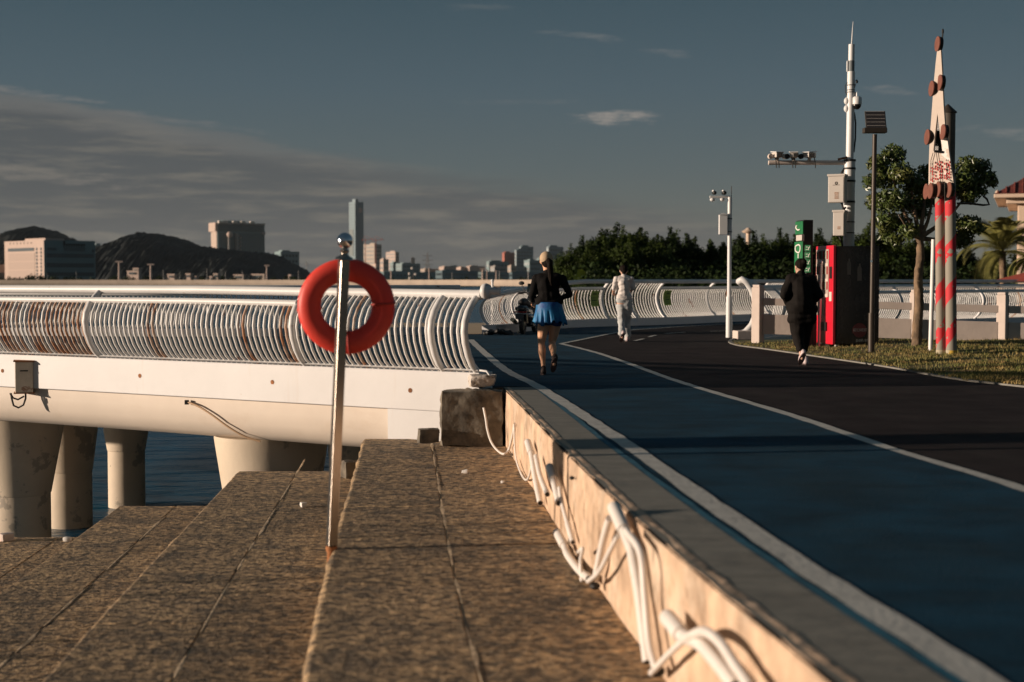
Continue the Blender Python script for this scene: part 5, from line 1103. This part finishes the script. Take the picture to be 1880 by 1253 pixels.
for k in range(7):
    z_ = lerp(3, zt_-2, k/6); w_ = lerp(5, 1.2, k/6); MB().tube([(b_.x-w_, 2795, z_), (b_.x+w_, 2795, z_+6)], .25, 4).obj('brace', m_poledk, t); MB().tube([(b_.x+w_, 2795, z_), (b_.x-w_, 2795, z_+6)], .25, 4).obj('brace', m_poledk, t)
for z_, l_ in ((zt_-3, 9), (zt_-12, 11), (zt_-21, 9)): MB().box((b_.x, 2800, z_), (l_*2, .8, .8)).obj('cross_arm', m_poledk, t)
b_ = P(563, 500, 3600); t = thing('wind_turbine', 'tiny pale wind turbine right of the wooded hill', 'wind turbine', (b_.x, 3600, -1.5)); z_ = P(0, 484, 3600).z
MB().tube([(b_.x, 3600, -1.5), (b_.x, 3600, z_)], [1.4, .8], 8).obj('mast', mt_grey, t)
for a_ in (100, 215, 330): MB().tube([(b_.x, 3598, z_), (b_.x+12*math.cos(R(a_)), 3598, z_+12*math.sin(R(a_)))], [.8, .25], 5).obj('blade', mt_grey, t)
# causeway with its parapet, site cabins and light masts
cw = thing('causeway', 'long low concrete road bridge running across the water in front of the far shore', 'bridge', (-60, 520, WZ)); cp = Path2([(-300,560), (-170,545), (-90,520), (-30,480), (16,430)], 8)
m_cw = M('causeway_concrete', (.42,.34,.27), .9, var=.1, vs=.3, coords='World')
sweep(cp, [(-.3,.05), (-.3,1.45), (.3,1.45), (.3,.05)], m_cw, 'parapet', cw, side=-1, step=6); sweep(cp, [(0,-.5), (0,.3), (10,.3), (10,-.5)], m_cw, 'deck', cw, side=1, step=6)
s_ = 4
while s_ < cp.len:
    p, d_ = cp.at(s_); MB().box((p.x, p.y+3, -1.9), (1.2, 5, 2.9)).obj('pier', m_cw, cw); s_ += 20
hut = [(307,323,503,515), (341,352,502,515), (356,362,507,515), (385,392,507,515), (392,402,502,512), (428,450,504,515), (461,489,503,514), (530,536,504,509), (232,258,497,509), (244,257,492,508)]
hd = ['flat white roofed cabin', 'pale box cabin', 'tiny white kiosk', 'narrow white kiosk', 'dark cabin with a white roof', 'low brown shed', 'open framed shed', 'small white sign box', 'orange lit cabin', 'tall tan cabin']
for i, (u0, u1, v0, v1) in enumerate(hut):
    d = 900; a, b = P(u0, v0, d), P(u1, v1, d); t = thing('site_cabin', '%s on the far shore below the hills' % hd[i], 'cabin', ((a.x+b.x)/2, d+2, -1.2), 'cabins along the far shore')
    w_ = b.x-a.x; zl = b.z-1.5; m = mt_pale if i in (0, 1, 2, 3, 7, 8) else mt_brown
    MB().box(((a.x+b.x)/2, d+2, (a.z-.6-1.2)/2), (w_*.92, 3.4, a.z-.6+1.2), -.3).obj('wall', m, t); MB().box(((a.x+b.x)/2, d+2, a.z-.35), (w_, 4, .5), -.3).obj('roof', mt_pale, t)
    MB().box(((a.x+b.x)/2-.1*w_, d+.1, a.z-1.8), (w_*.5, .5, 1.2), -.3).obj('window', mt_band, t)
mast = [(219,481,1.3), (277,486,1.3), (300,496,.4), (380,493,.4), (414,499,.3), (490,488,1.0), (548,497,.3), (718,497,.8), (750,500,.3), (788,492,.8), (886,494,1.1), (894,495,.8), (911,497,.8), (917,498,.6), (970,492,.6), (140,497,.25), (87,502,.25), (330,498,.3), (445,497,.3), (830,500,.3)]
ML = ['between the large office and the wooded hill', 'second from the large office', 'left of the flat roofed cabin', 'left of the dark cabin', 'right of the dark cabin', 'with a lamp head left of the hill end', 'at the right foot of the wooded hill', 'just right of the lifebuoy', 'left of the white floodlights', 'below the lattice pylon', 'thickest one left of the woman', 'right beside the thickest one', 'below the cream cornered block', 'close pair partner below the cream cornered block', 'nearest to the woman in the cap', 'at the right part of the large office', 'in the middle of the large office', 'between two pale cabins', 'above the low brown shed', 'left of the low pale house']
for i, (u, v, r_) in enumerate(mast):
    d = 860; b_ = P(u, 515, d); z_ = P(u, v, d).z; near = ML[i] if True else 'in front of the large office' if u < 180 else 'below the first gap of the hills' if u < 290 else 'under the wooded hill' if u < 560 else 'right of the lifebuoy' if u < 850 else 'left of the walking woman'
    t = thing('light_mast', '%s light mast, %s' % ('thick pale' if r_ > .7 else 'thin grey', near), 'light mast', (b_.x, d, -1.2), 'light masts on the far shore')
    MB().tube([(b_.x, d, -1.2), (b_.x, d, z_)], [r_*.55, r_*.4], 8).obj('mast', mt_pale if r_ > .7 else mt_grey, t)
    if r_ > .9: MB().box((b_.x, d, z_), (r_*3.2, 1.2, .9)).obj('lamp_head', mt_pale, t)
for u, v, w_ in ((757, 493, 2.0), (753, 503, 1.0), (763, 504, 1.0)):
    c = P(u, v, 855); 
t = thing('floodlight_cluster', 'bright white floodlight frame on the far shore in the middle of the skyline', 'floodlight', (P(757,500,855).x, 855, -1.2)); c = P(758, 500, 855)
MB().box((c.x, 855, (c.z-1.2)/2), (.4,.4,c.z+1.2)).obj('mast', mt_pale, t)
for u, v in ((757,493), (752,503), (763,504), (753,511)): MB().ball(P(u, v, 854.5), (.9,.4,.8), 8, 6).obj('lamp_head', bpy.data.materials['roof_white'], t)
props(link(leaves_mesh('shore_scrub', [((random.Random(i).uniform(-330, 60), random.Random(i+99).uniform(880, 930), random.Random(i+7).uniform(-1, 2.2)), random.Random(i+3).uniform(2, 4.2)) for i in range(150)], 12000, 1.5, m_leaf[1], 12, .6), 'shore_scrub'), 'low dark scrub along the far shore behind the causeway', 'scrub', kind='stuff')
# ================================================================== people
m_skin = M('skin', (.70,.38,.23), .55, var=.06, vs=6, spec=.4); m_skin2 = M('skin_fair', (.56,.33,.24), .55)
m_blk = M('black_cloth', (.010,.009,.009), .85, spec=.08, bump=.3, bs=60); m_blk2 = M('black_jersey', (.013,.011,.010), .8, spec=.08, bump=.3, bs=50)
m_hair = M('dark_hair', (.012,.008,.006), .8, spec=.1, bump=.5, bs=60, stretch=(1,1,.15)); m_cap = M('beige_cap', (.50,.36,.23), .8, bump=.2, bs=40)
m_skirt = M('blue_skirt', (.006,.22,.42), .6, c2=(.006,.06,.24), vs=5, bump=.2, bs=30, spec=.5); m_tee = M('white_tee', (.66,.60,.57), .85, bump=.2, bs=40); m_trs = M('pale_trousers', (.46,.47,.47), .85, bump=.25, bs=30)
m_shoe = M('dark_shoe', (.035,.018,.014), .7); m_shoew = M('pale_shoe', (.62,.50,.50), .6); m_sole = M('shoe_sole', (.05,.03,.03), .8); m_sock = M('sock', (.03,.03,.04), .8)
V = Vector
def hand(mb, w, d, up, side, s=1.0, curl=.5):
    """w wrist, d pointing direction, up back-of-hand normal, side +1/-1 thumb side"""
    d = V(d).normalized(); up = V(up); up = (up-d*up.dot(d)).normalized(); lat = d.cross(up)*side
    palm = w+d*.045*s
    mb.cap(w, .024*s, w+d*.03*s, .026*s); mb.cap(palm-lat*.018*s, .016*s, palm+lat*.018*s, .016*s); mb.cap(palm+d*.03*s-lat*.026*s, .014*s, palm+d*.03*s+lat*.026*s, .014*s)
    for k, (o, ln) in enumerate(((-.030, .062), (-.010, .074), (.010, .080), (.029, .072))):
        a = palm+d*.036*s+lat*o*s; d2 = (d*math.cos(curl)-up*math.sin(curl)); d3 = (d*math.cos(curl*2.4)-up*math.sin(curl*2.4))
        b = a+d2*ln*.55*s; c = b+d3*ln*.5*s; mb.cap(a, .0095*s, b, .0088*s, 8); mb.cap(b, .0088*s, c, .0072*s, 8)
    a = w+d*.02*s+lat*.024*s; b = a+(d*.6+lat*.7-up*.2).normalized()*.035*s; c = b+(d*.9+lat*.1-up*.3).normalized()*.03*s
    mb.cap(a, .012*s, b, .011*s, 8); mb.cap(b, .010*s, c, .008*s, 8)
def head(mb, c, f, s=1.0):
    """c centre of skull, f facing direction"""
    f = V(f).normalized(); r_ = f.cross(V((0,0,1))).normalized()
    mb.ball(c, (.076*s, .092*s, .102*s), 18, 12); mb.ball(c+f*.018*s-V((0,0,.055*s)), (.058*s, .066*s, .062*s), 16, 10)
    mb.cap(c+f*.088*s-V((0,0,.005)), .010*s, c+f*.106*s-V((0,0,.030*s)), .015*s, 8)       # nose
    mb.ball(c+f*.082*s-V((0,0,.060*s)), (.022*s,.014*s,.009*s), 10, 6); mb.ball(c+f*.070*s-V((0,0,.092*s)), (.022*s,.022*s,.018*s), 10, 6)  # lips, chin
    for sg in (-1, 1): mb.ball(c+r_*sg*.079*s-V((0,0,.015*s))-f*.005, (.012*s,.022*s,.032*s), 10, 8)
def eyes(c, f, parent, s=1.0):
    f = V(f).normalized(); r_ = f.cross(V((0,0,1))).normalized()
    for sg in (-1, 1): MB().ball(c+f*.078*s+r_*sg*.031*s+V((0,0,.008)), (.012*s,.010*s,.007*s), 8, 6).obj('eye', m_black, parent, smooth=180, local=True)
def shoe(mb, heel, toe, up, s=1.0):
    h, t_ = V(heel), V(toe); d = (t_-h).normalized(); up = V(up); up = (up-d*up.dot(d)).normalized()
    mb.cap(h+up*.035*s, .040*s, h+d*.10*s+up*.040*s, .042*s); mb.cap(h+d*.10*s+up*.036*s, .042*s, t_-d*.045*s+up*.026*s, .034*s); mb.cap(t_-d*.09*s+up*.025*s, .038*s, t_-d*.035*s+up*.022*s, .030*s); mb.cap(h+up*.06*s, .036*s, h+d*.02*s+up*.085*s, .036*s)
def sole(parent, heel, toe, up, m, s=1.0):
    h, t_ = V(heel), V(toe); d = (t_-h).normalized(); up = V(up); up = (up-d*up.dot(d)).normalized(); lat = d.cross(up); n = 18; pts = []
    L_ = (t_-h).length+.04*s
    for i in range(n):
        a = 2*math.pi*i/n; x = math.cos(a); y = math.sin(a); pts.append(h-d*.03*s+d*L_*(.5+.5*x)+lat*y*(.040+.006*x)*s-up*.012*s)
    MB().plate(pts, up, .018*s).obj('sole', m, parent, local=True)
# ---- woman in cap and blue skirt
g_ = G(999, 689); WD = g_.y; kx = WD/F
wo_ = thing('person', 'woman running away in beige cap, black long-sleeved top and bright blue skirt', 'person', (P(1010, 600, WD).x, WD, 0))
def W(u, v, y=0): return V((P(u, v, WD).x-P(1010, 600, WD).x, y, P(u, v, WD).z))
hc = W(1003, 478.5, .02); nk = W(1006, 500, 0); shL, shR = W(984, 512), W(1032, 512); elL, elR = W(977, 541, -.02), W(1046, 541, -.03); wrL, wrR = W(978, 554, .20), W(1030, 548, .17)
hpL, hpR = W(999, 588), W(1021, 588); kL, kR = W(994, 630, .03), W(1014, 630, .10); anL, anR = W(998, 676, .0), W(1016, 655, -.22)
b = MB(); head(b, hc, (0,1,-.05)); b.cap(hc-V((0,.01,.06)), .052, nk-V((0,0,.02)), .056)
b.cap(W(996,514), .085, W(1020,514), .085); b.cap(W(1003,520), .115, W(1006,550), .105); b.cap(W(1003,552), .105, W(1008,572), .13); b.cap(W(1000,580), .115, W(1018,580), .115)
for s1, e1, w1, sd in ((shL, elL, wrL, -1), (shR, elR, wrR, 1)):
    b.cap(s1, .052, e1, .037); b.cap(e1, .036, w1, .023); hand(b, w1, (w1-e1), (sd*.8, 0, .5), -sd, .95, .6)
for h_, k_, a_ in ((hpL, kL, anL), (hpR, kR, anR)):
    b.cap(h_, .088, h_.lerp(k_, .45), .076); b.cap(h_.lerp(k_, .45), .076, k_, .050); b.cap(k_, .048, k_.lerp(a_, .32)+V((0,-.018,0)), .055); b.cap(k_.lerp(a_, .32)+V((0,-.018,0)), .054, k_.lerp(a_, .7), .036); b.cap(k_.lerp(a_, .7), .036, a_, .030)
heL, toL = W(998, 688, -.05), W(997, 689, .16); heL.z = .015; toL.z = .01
b.cap(anL, .032, heL+V((0,.03,.05)), .034); b.cap(heL+V((0,.05,.03)), .03, toL+V((0,-.05,.03)), .026)
heR, toR = W(1018, 657, -.30), W(1014, 681, -.16); b.cap(anR, .032, heR.lerp(toR, .4), .03)
organic('body', b, .009, m_skin, wo_, 3); eyes(hc, (0,1,-.05), wo_)
c = MB(); c.cap(W(994,514), .098, W(1022,514), .098); c.cap(W(1002,522), .125, W(1009,522), .125); c.cap(W(1002,520), .128, W(1004,548), .125); c.cap(W(1010,524), .120, W(1013,548), .118); c.cap(W(998,553,0), .115, W(1019,553,0), .115); c.cap(nk+V((0,0,-.04)), .07, nk, .062)
for s1, e1, w1 in ((shL, elL, wrL), (shR, elR, wrR)): c.cap(s1, .062, e1, .048); c.cap(e1, .047, e1.lerp(w1, .92), .032)
organic('long_sleeved_top', c, .011, m_blk, wo_, 3, fold=(.012, 9, (1,1,1.6)))
# pleated skirt with ruffled hem
def skirt():
    n = 96; rows = 16; vs = []; ct = W(1008, 575)
    for j in range(rows+1):
        t_ = j/rows; z = lerp(W(0,555).z, W(0,593).z, t_)+.0; rx = lerp(.170, .218, t_**.8); ry = lerp(.140, .176, t_**.8)
        for i in range(n):
            a = 2*math.pi*i/n; f_ = max(0, t_-.32)/.68
            pl = f_*(.020*math.sin(a*13+1.2*math.sin(a*3))+.012*math.sin(a*29+2)); hem = f_**3*(.024*math.sin(a*13+.8)+.022*math.sin(a*4+.5))
            vs.append((ct.x+(rx+pl)*math.cos(a)+.02*t_, ct.y+(ry+pl)*math.sin(a), z+hem*1.0))
    fs = [(j*n+i, j*n+(i+1) % n, (j+1)*n+(i+1) % n, (j+1)*n+i) for j in range(rows) for i in range(n)]
    o = MB().add(vs, fs).obj('skirt', m_skirt, wo_, smooth=180, local=True); q_ = o.modifiers.new('s', 'SOLIDIFY'); q_.thickness = .006; return o
skirt()
c = MB(); c.cap(W(1001,578), .125, W(1016,578), .125); c.cap(hpL, .098, hpL.lerp(kL,.08), .092); c.cap(hpR, .098, hpR.lerp(kR,.08), .092); organic('inner_shorts', c, .012, M('dark_blue_cloth', (.006,.03,.12), .8), wo_, 2)
c = MB(); c.ball(hc+V((0,-.008,.028)), (.093,.108,.098), 18, 12); c.cap(hc+V((-.03,.08,.035)), .022, hc+V((.03,.08,.035)), .022); c.cap(hc+V((-.035,.12,.022)), .012, hc+V((.035,.12,.022)), .012); organic('cap', c, .009, m_cap, wo_, 2)
c = MB(); c.ball(hc+V((.012,-.03,-.025)), (.080,.088,.080), 16, 10); 
pth_ = [hc+V((.03,-.12,.0)), hc+V((.045,-.165,-.06)), hc+V((.05,-.16,-.15)), hc+V((.06,-.15,-.25)), hc+V((.07,-.145,-.34))]
for a_, b__, r0, r1 in ((pth_[0], pth_[1], .034, .040), (pth_[1], pth_[2], .040, .042), (pth_[2], pth_[3], .042, .032), (pth_[3], pth_[4], .032, .012)): c.cap(a_, r0, b__, r1)
organic('hair', c, .009, m_hair, wo_, 2, fold=(.006, 30, (1,1,.2)))
for (h_, t_, up, an_) in ((heL, toL, V((0,0,1)), anL), (heR, toR, V((0,-.9,-.2)).cross(V((1,0,0)))*-1 if False else V((0,.6,.35)), anR)):
    c = MB(); shoe(c, h_, t_, up); organic('shoe', c, .009, m_shoe, wo_, 2); sole(wo_, h_, t_, up, m_sole)
    c = MB(); c.cap(an_, .037, an_.lerp(h_+V(up).normalized()*.05, .7), .037); organic('sock', c, .009, m_sock, wo_, 2)
MB().tube([wrL+V((.04*math.cos(a)*.8,0.0-.02,.04*math.sin(a)*.8)) for a in np.linspace(0, 6.28, 14)], .008, 6).obj('watch', m_black, wo_, local=True)
# ---- man in white
g_ = G(1148, 628); MD = g_.y
mn = thing('person', 'man walking away in white t-shirt and loose pale grey trousers', 'person', (P(1146, 600, MD).x, MD, 0))
def W(u, v, y=0): return V((P(u, v, MD).x-P(1146, 600, MD).x, y, P(u, v, MD).z))
hc = W(1145.5, 496.5, .05); nk = W(1145.5, 508, 0); shL, shR = W(1132, 513), W(1158, 513); elL, elR = W(1127, 531, -.02), W(1163, 530, .03); wrL, wrR = W(1127, 537, .20), W(1158, 536, .24)
hpL, hpR = W(1140.5, 566), W(1152, 566); kL, kR = W(1141, 592, .02), W(1152, 592, .10); anL, anR = W(1141, 614, -.20), W(1152, 620, .12)
b = MB(); head(b, hc, (0,1,-.15)); b.cap(hc-V((0,.0,.06)), .055, nk-V((0,0,.02)), .062); b.cap(W(1139,514), .085, W(1152,514), .085); b.cap(W(1145,520), .125, W(1146,545), .120); b.cap(W(1141,558), .105, W(1151,558), .105)
for s1, e1, w1, sd in ((shL, elL, wrL, -1), (shR, elR, wrR, 1)): b.cap(s1, .055, e1, .040); b.cap(e1, .040, w1, .026); hand(b, w1, (w1-e1), (sd*.8, 0, .5), -sd, 1.0, .6)
for h_, k_, a_ in ((hpL, kL, anL), (hpR, kR, anR)): b.cap(h_, .085, k_, .055); b.cap(k_, .055, a_, .036)
heL, toL = W(1142.5, 613, -.27), W(1139, 627, -.14); heR, toR = W(1152, 625, .06), W(1152, 625, .28); heR.z = toR.z = .015
b.cap(anL, .034, heL.lerp(toL,.4), .03); b.cap(anR, .034, heR+V((0,.06,.04)), .03)
organic('body', b, .010, m_skin2, mn, 3); eyes(hc, (0,1,-.15), mn)
c = MB(); c.cap(W(1138.5,514.5), .092, W(1152.5,514.5), .092); c.cap(W(1145,520), .138, W(1145.5,540), .128); c.cap(W(1142,546), .125, W(1150,546), .125); c.cap(nk-V((0,0,.05)), .075, nk-V((0,0,.012)), .068)
for s1, e1 in ((shL, elL), (shR, elR)): c.cap(s1, .068, s1.lerp(e1, .92), .058)
organic('t_shirt', c, .011, m_tee, mn, 3, fold=(.016, 9, (1,1,2.4)))
c = MB(); c.cap(W(1141,552), .118, W(1151,552), .118); c.cap(W(1141,562), .118, W(1151.5,562), .118)
c.cap(hpL, .100, kL, .080); c.cap(kL, .080, anL+V((-.0,.03,.03)), .078); c.cap(hpR, .100, kR, .080); c.cap(kR, .080, anR+V((0,0,.0)), .080)
organic('trousers', c, .012, m_trs, mn, 3, fold=(.018, 7, (1.4,1,2.0)))
c = MB(); c.ball(hc+V((0,-.012,.026)), (.090,.104,.096), 16, 10); c.cap(hc+V((0,-.06,-.02)), .06, hc+V((0,-.05,-.05)), .045); organic('hair', c, .010, m_hair, mn, 2, fold=(.008, 24, (1,1,.6)))
for (h_, t_, up) in ((heL, toL, V((0,.6,.35))), (heR, toR, V((0,0,1)))): c = MB(); shoe(c, h_, t_, up, 1.08); organic('shoe', c, .010, m_shoew, mn, 2); sole(mn, h_, t_, up, m_sole, 1.08)
# ---- person in black
g_ = G(1470, 671); BD = g_.y
pb = thing('person', 'person walking away in loose black clothes and pale pink trainers by the kerb', 'person', (P(1471, 600, BD).x, BD, 0))
def W(u, v, y=0): return V((P(u, v, BD).x-P(1471, 600, BD).x, y, P(u, v, BD).z))
fd_ = (-.45,.9,-.1)
hc = W(1470, 489, .05); nk = W(1471, 505, 0); shL, shR = W(1452, 514), W(1489, 514); elL, elR = W(1439, 541, -.06), W(1502, 542, -.06); wrL, wrR = W(1450, 560, .12), W(1494, 558, .14)
hpL, hpR = W(1464, 582), W(1480, 582); kL, kR = W(1465, 616, .02), W(1480, 614, .10); anL, anR = W(1466, 644, -.16), W(1478, 648, .10)
b = MB(); head(b, hc, fd_, 1.02); b.cap(hc-V((0,.0,.06)), .055, nk-V((0,0,.03)), .065); b.cap(W(1461,516), .10, W(1481,516), .10); b.cap(W(1470,525), .15, W(1471,560), .15); b.cap(W(1464,570), .13, W(1479,570), .13)
for s1, e1, w1, sd in ((shL, elL, wrL, -1), (shR, elR, wrR, 1)): b.cap(s1, .060, e1, .045); b.cap(e1, .044, w1, .027); hand(b, w1, (w1-e1), (sd*.8, 0, .5), -sd, 1.0, .6)
for h_, k_, a_ in ((hpL, kL, anL), (hpR, kR, anR)): b.cap(h_, .10, k_, .060); b.cap(k_, .060, a_, .034)
heL, toL = W(1470, 649, -.24), W(1465, 668, -.12); heR, toR = W(1480, 664, .02), W(1481, 664, .23); heR.z = toR.z = .015
b.cap(anL, .034, heL.lerp(toL,.4), .03); b.cap(anR, .034, heR+V((0,.06,.04)), .03)
organic('body', b, .010, m_skin2, pb, 3); eyes(hc, fd_, pb, 1.02)
c = MB(); c.cap(W(1459,517), .118, W(1483,517), .118); c.cap(W(1470,526), .185, W(1471,560), .190); c.cap(W(1463,566), .165, W(1481,566), .165); c.cap(W(1463,584), .150, W(1482,584), .150); c.cap(nk-V((0,0,.07)), .09, nk-V((0,0,.0)), .075)
for s1, e1, w1 in ((shL, elL, wrL), (shR, elR, wrR)): c.cap(s1, .088, e1, .072); c.cap(e1, .070, e1.lerp(w1, .93), .046)
organic('hooded_top', c, .012, m_blk2, pb, 3, fold=(.016, 7, (1,1,1.5)))
c = MB(); c.cap(W(1464,582), .150, W(1481,582), .150); c.cap(hpL, .140, kL, .102); c.cap(kL, .102, kL.lerp(anL,.86), .062); c.cap(hpR, .140, kR, .102); c.cap(kR, .102, kR.lerp(anR,.84), .062)
organic('trousers', c, .012, m_blk2, pb, 3, fold=(.012, 7, (1.3,1,1.6)))
c = MB(); f2 = V(fd_).normalized(); c.ball(hc-f2*.022+V((0,0,.024)), (.092,.100,.096), 16, 10); c.ball(hc-f2*.10+V((0,0,.055)), (.045,.045,.045), 12, 8); c.cap(hc-f2*.05+V((0,0,-.03)), .055, hc-f2*.04+V((0,0,-.06)), .045); organic('hair', c, .010, m_hair, pb, 2, fold=(.006, 24, (1,1,.6)))
for (h_, t_, up) in ((heL, toL, V((0,.6,.35))), (heR, toR, V((0,0,1)))): c = MB(); shoe(c, h_, t_, up, 1.02); organic('shoe', c, .010, m_shoew, pb, 2); sole(pb, h_, t_, up, m_sole, 1.02)
# ================================================================== scooter and bundle
SD = 34.2; sb = P(960, 600, SD).x; scr = thing('scooter', 'black motor scooter parked on its stand by the far railing left of the woman', 'scooter', (sb, SD, 0), rz=R(-14))
m_sc = M('scooter_black', (.012,.012,.014), .25, coat=.5); m_seat = M('seat_vinyl', (.014,.012,.012), .6); m_al = M('alloy', (.5,.42,.3), .35, .9)
def S(m_b, nm, m, p=None, **k): return m_b.obj(nm, m, p or scr, local=True, **k)
def wheel(y, r):
    w_ = thing('x', None, None); bpy.data.objects.remove(w_)
    ty = S(MB().tube([(0, y+r*.80*math.cos(a), r+r*.80*math.sin(a)) for a in np.linspace(0, 2*math.pi, 28, endpoint=False)], r*.20, 12, closed=True), 'wheel', m_dark, smooth=80)
    S(MB().tube([(0, y+r*.58*math.cos(a), r+r*.58*math.sin(a)) for a in np.linspace(0, 2*math.pi, 24, endpoint=False)], r*.05, 8, closed=True), 'rim', m_al, ty, smooth=80)
    mb = MB()
    for k in range(5): a = 2*math.pi*k/5; mb.tube([(0, y, r), (0, y+r*.58*math.cos(a), r+r*.58*math.sin(a))], .014, 6)
    mb.lathe((-.05, y, r), [(.05,0), (.06,.02), (.06,.08), (.05,.10)], 14, axis=(1,0,0)); S(mb, 'spokes', m_al, ty, smooth=60)
wheel(0, .25); wheel(1.26, .25)
c = MB(); c.cap((0,.0,.56), .15, (0,.45,.50), .15); c.cap((0,-.22,.62), .10, (0,.0,.60), .13); c.cap((0,.40,.30), .12, (0,.95,.30), .12); c.cap((0,1.0,.32), .14, (0,1.06,.62), .16); c.cap((0,1.06,.62), .16, (0,.98,.88), .12); c.cap((-.09,.1,.42), .09, (-.09,.4,.40), .10); c.cap((.09,.1,.42), .09, (.09,.4,.40), .10)
organic('body_shell', c, .018, m_sc, scr, 4)
c = MB(); c.cap((0,-.12,.76), .085, (0,.12,.77), .11); c.cap((0,.12,.77), .11, (0,.48,.70), .10); organic('seat', c, .016, m_seat, scr, 3)
c = MB(); c.cap((-.10,-.20,.62), .05, (.10,-.20,.62), .05); c.cap((0,-.30,.46), .04, (0,-.34,.32), .035); organic('mudguard', c, .014, m_sc, scr, 2); c = MB(); c.cap((0,1.18,.50), .07, (0,1.36,.46), .06); organic('mudguard', c, .014, m_sc, scr, 2)
S(MB().box((0,-.36,.44), (.19,.012,.13), 0, rx=-.15), 'rear_plate', M('plate_dark', (.05,.05,.05), .5)); S(MB().box((0,-.30,.545), (.34,.03,.035)), 'tail_lamp', M('lamp_red', (.25,.01,.01), .2))
S(MB().tube([(-.22,-.34,.50), (-.24,-.30,.505), (.24,-.30,.50)], .012, 6), 'rear_bar', M('bar_pale', (.65,.62,.6), .4), smooth=60)
S(MB().tube([(-.17,.35,.26), (-.19,.1,.26), (-.19,-.05,.31), (-.19,-.30,.36)], [.02,.03,.055,.05], 12), 'exhaust', m_al, smooth=60)
S(MB().tube([(-.33,.93,.98), (-.20,.98,1.00), (0,1.02,.99), (.20,.98,1.00), (.33,.93,.98)], .018, 8), 'handlebar', m_black, smooth=80)
for sg in (-1, 1):
    S(MB().cap((sg*.33,.93,.98), .024, (sg*.23,.965,.99), .022), 'grip', m_dark, smooth=180); S(MB().tube([(sg*.20,.98,1.0), (sg*.22,1.0,1.10), (sg*.25,.98,1.19)], .009, 6), 'mirror_stem', m_black, smooth=80)
    S(MB().ball((sg*.27,.97,1.23), (.075,.025,.05), 14, 8), 'mirror', m_black, smooth=180); S(MB().tube([(sg*.31,.97,.965), (sg*.22,1.05,.955)], .007, 6), 'brake_lever', m_al)
c = MB(); c.cap((-.08,1.04,.99), .07, (.08,1.04,.99), .07); c.cap((0,1.12,.92), .09, (0,1.16,.80), .08); organic('front_cowl', c, .014, m_sc, scr, 2)
S(MB().ball((.02,.965,1.02), (.085,.02,.045), 14, 8), 'instrument_glass', M('instrument_glass', (.10,.22,.28), .08), smooth=180)
S(MB().add([(-.17,1.12,1.02), (.17,1.12,1.02), (.13,1.05,1.22), (-.13,1.05,1.22), (-.17,1.128,1.02), (.17,1.128,1.02), (.13,1.058,1.22), (-.13,1.058,1.22)], [(0,1,2,3), (4,7,6,5), (0,4,5,1), (2,6,7,3), (1,5,6,2), (0,3,7,4)]), 'windscreen', M('smoke_screen', (.02,.03,.035), .08))
S(MB().tube([(-.06,.3,.2), (-.20,.26,.02)], .014, 6), 'side_stand', m_al); S(MB().box((0,.68,.19), (.30,.42,.05)), 'footboard', m_sc, bevel=.01)
S(MB().tube([(.10,-.05,.50), (.11,-.01,.27)], .022, 10), 'shock_absorber', m_al)
c = MB(); q = random.Random(4); bp_ = P(914, 606, 33.6); bs = thing('tarp_bundle', 'low black tarpaulin bundle on the ground between the railing end and the scooter', 'bundle', (bp_.x, 33.6, 0))
for i in range(9): c.cap((lerp(-.30,.28,i/8), q.uniform(-.08,.08), .04+.05*math.sin(i*.4)), q.uniform(.045,.085), (lerp(-.22,.34,i/8), q.uniform(-.1,.1), .05+.04*math.sin(i*.5)), q.uniform(.04,.08))
organic('tarp', c, .014, m_black, bs, 2, fold=(.02, 12, (1,1,1)))
# small white finial post on the railing corner
p_ = P(903, 530, 35); t = thing('slim_post', 'slim white post standing behind the railing corner left of the scooter', 'post', (p_.x, 36, WZ)); MB().tube([(p_.x, 36, WZ), (p_.x, 36, P(0, 517, 36).z)], .03, 8).obj('shaft', m_white, t, smooth=60); MB().ball((p_.x, 36, P(0, 516, 36).z), .045, 10, 6).obj('knob', m_white, t, smooth=180)

# ================================================================== thin sea haze
hzm = bpy.data.materials.new('haze_air'); hzm.use_nodes = True; ht = hzm.node_tree
for n_ in list(ht.nodes): ht.nodes.remove(n_)
pvn = ht.nodes.new('ShaderNodeVolumePrincipled'); pvn.inputs['Density'].default_value = 1.4e-5; pvn.inputs['Color'].default_value = (.80,.88,.95,1); hmo = ht.nodes.new('ShaderNodeOutputMaterial'); ht.links.new(pvn.outputs[0], hmo.inputs['Volume'])
hb = MB().box((0, 6800, 215), (28500, 14400, 460)); ho = hb.obj('haze', hzm); props(ho, 'thin blue sea haze lying over the water and the far shore', 'haze', kind='stuff')
scn.cycles.volume_bounces = 0
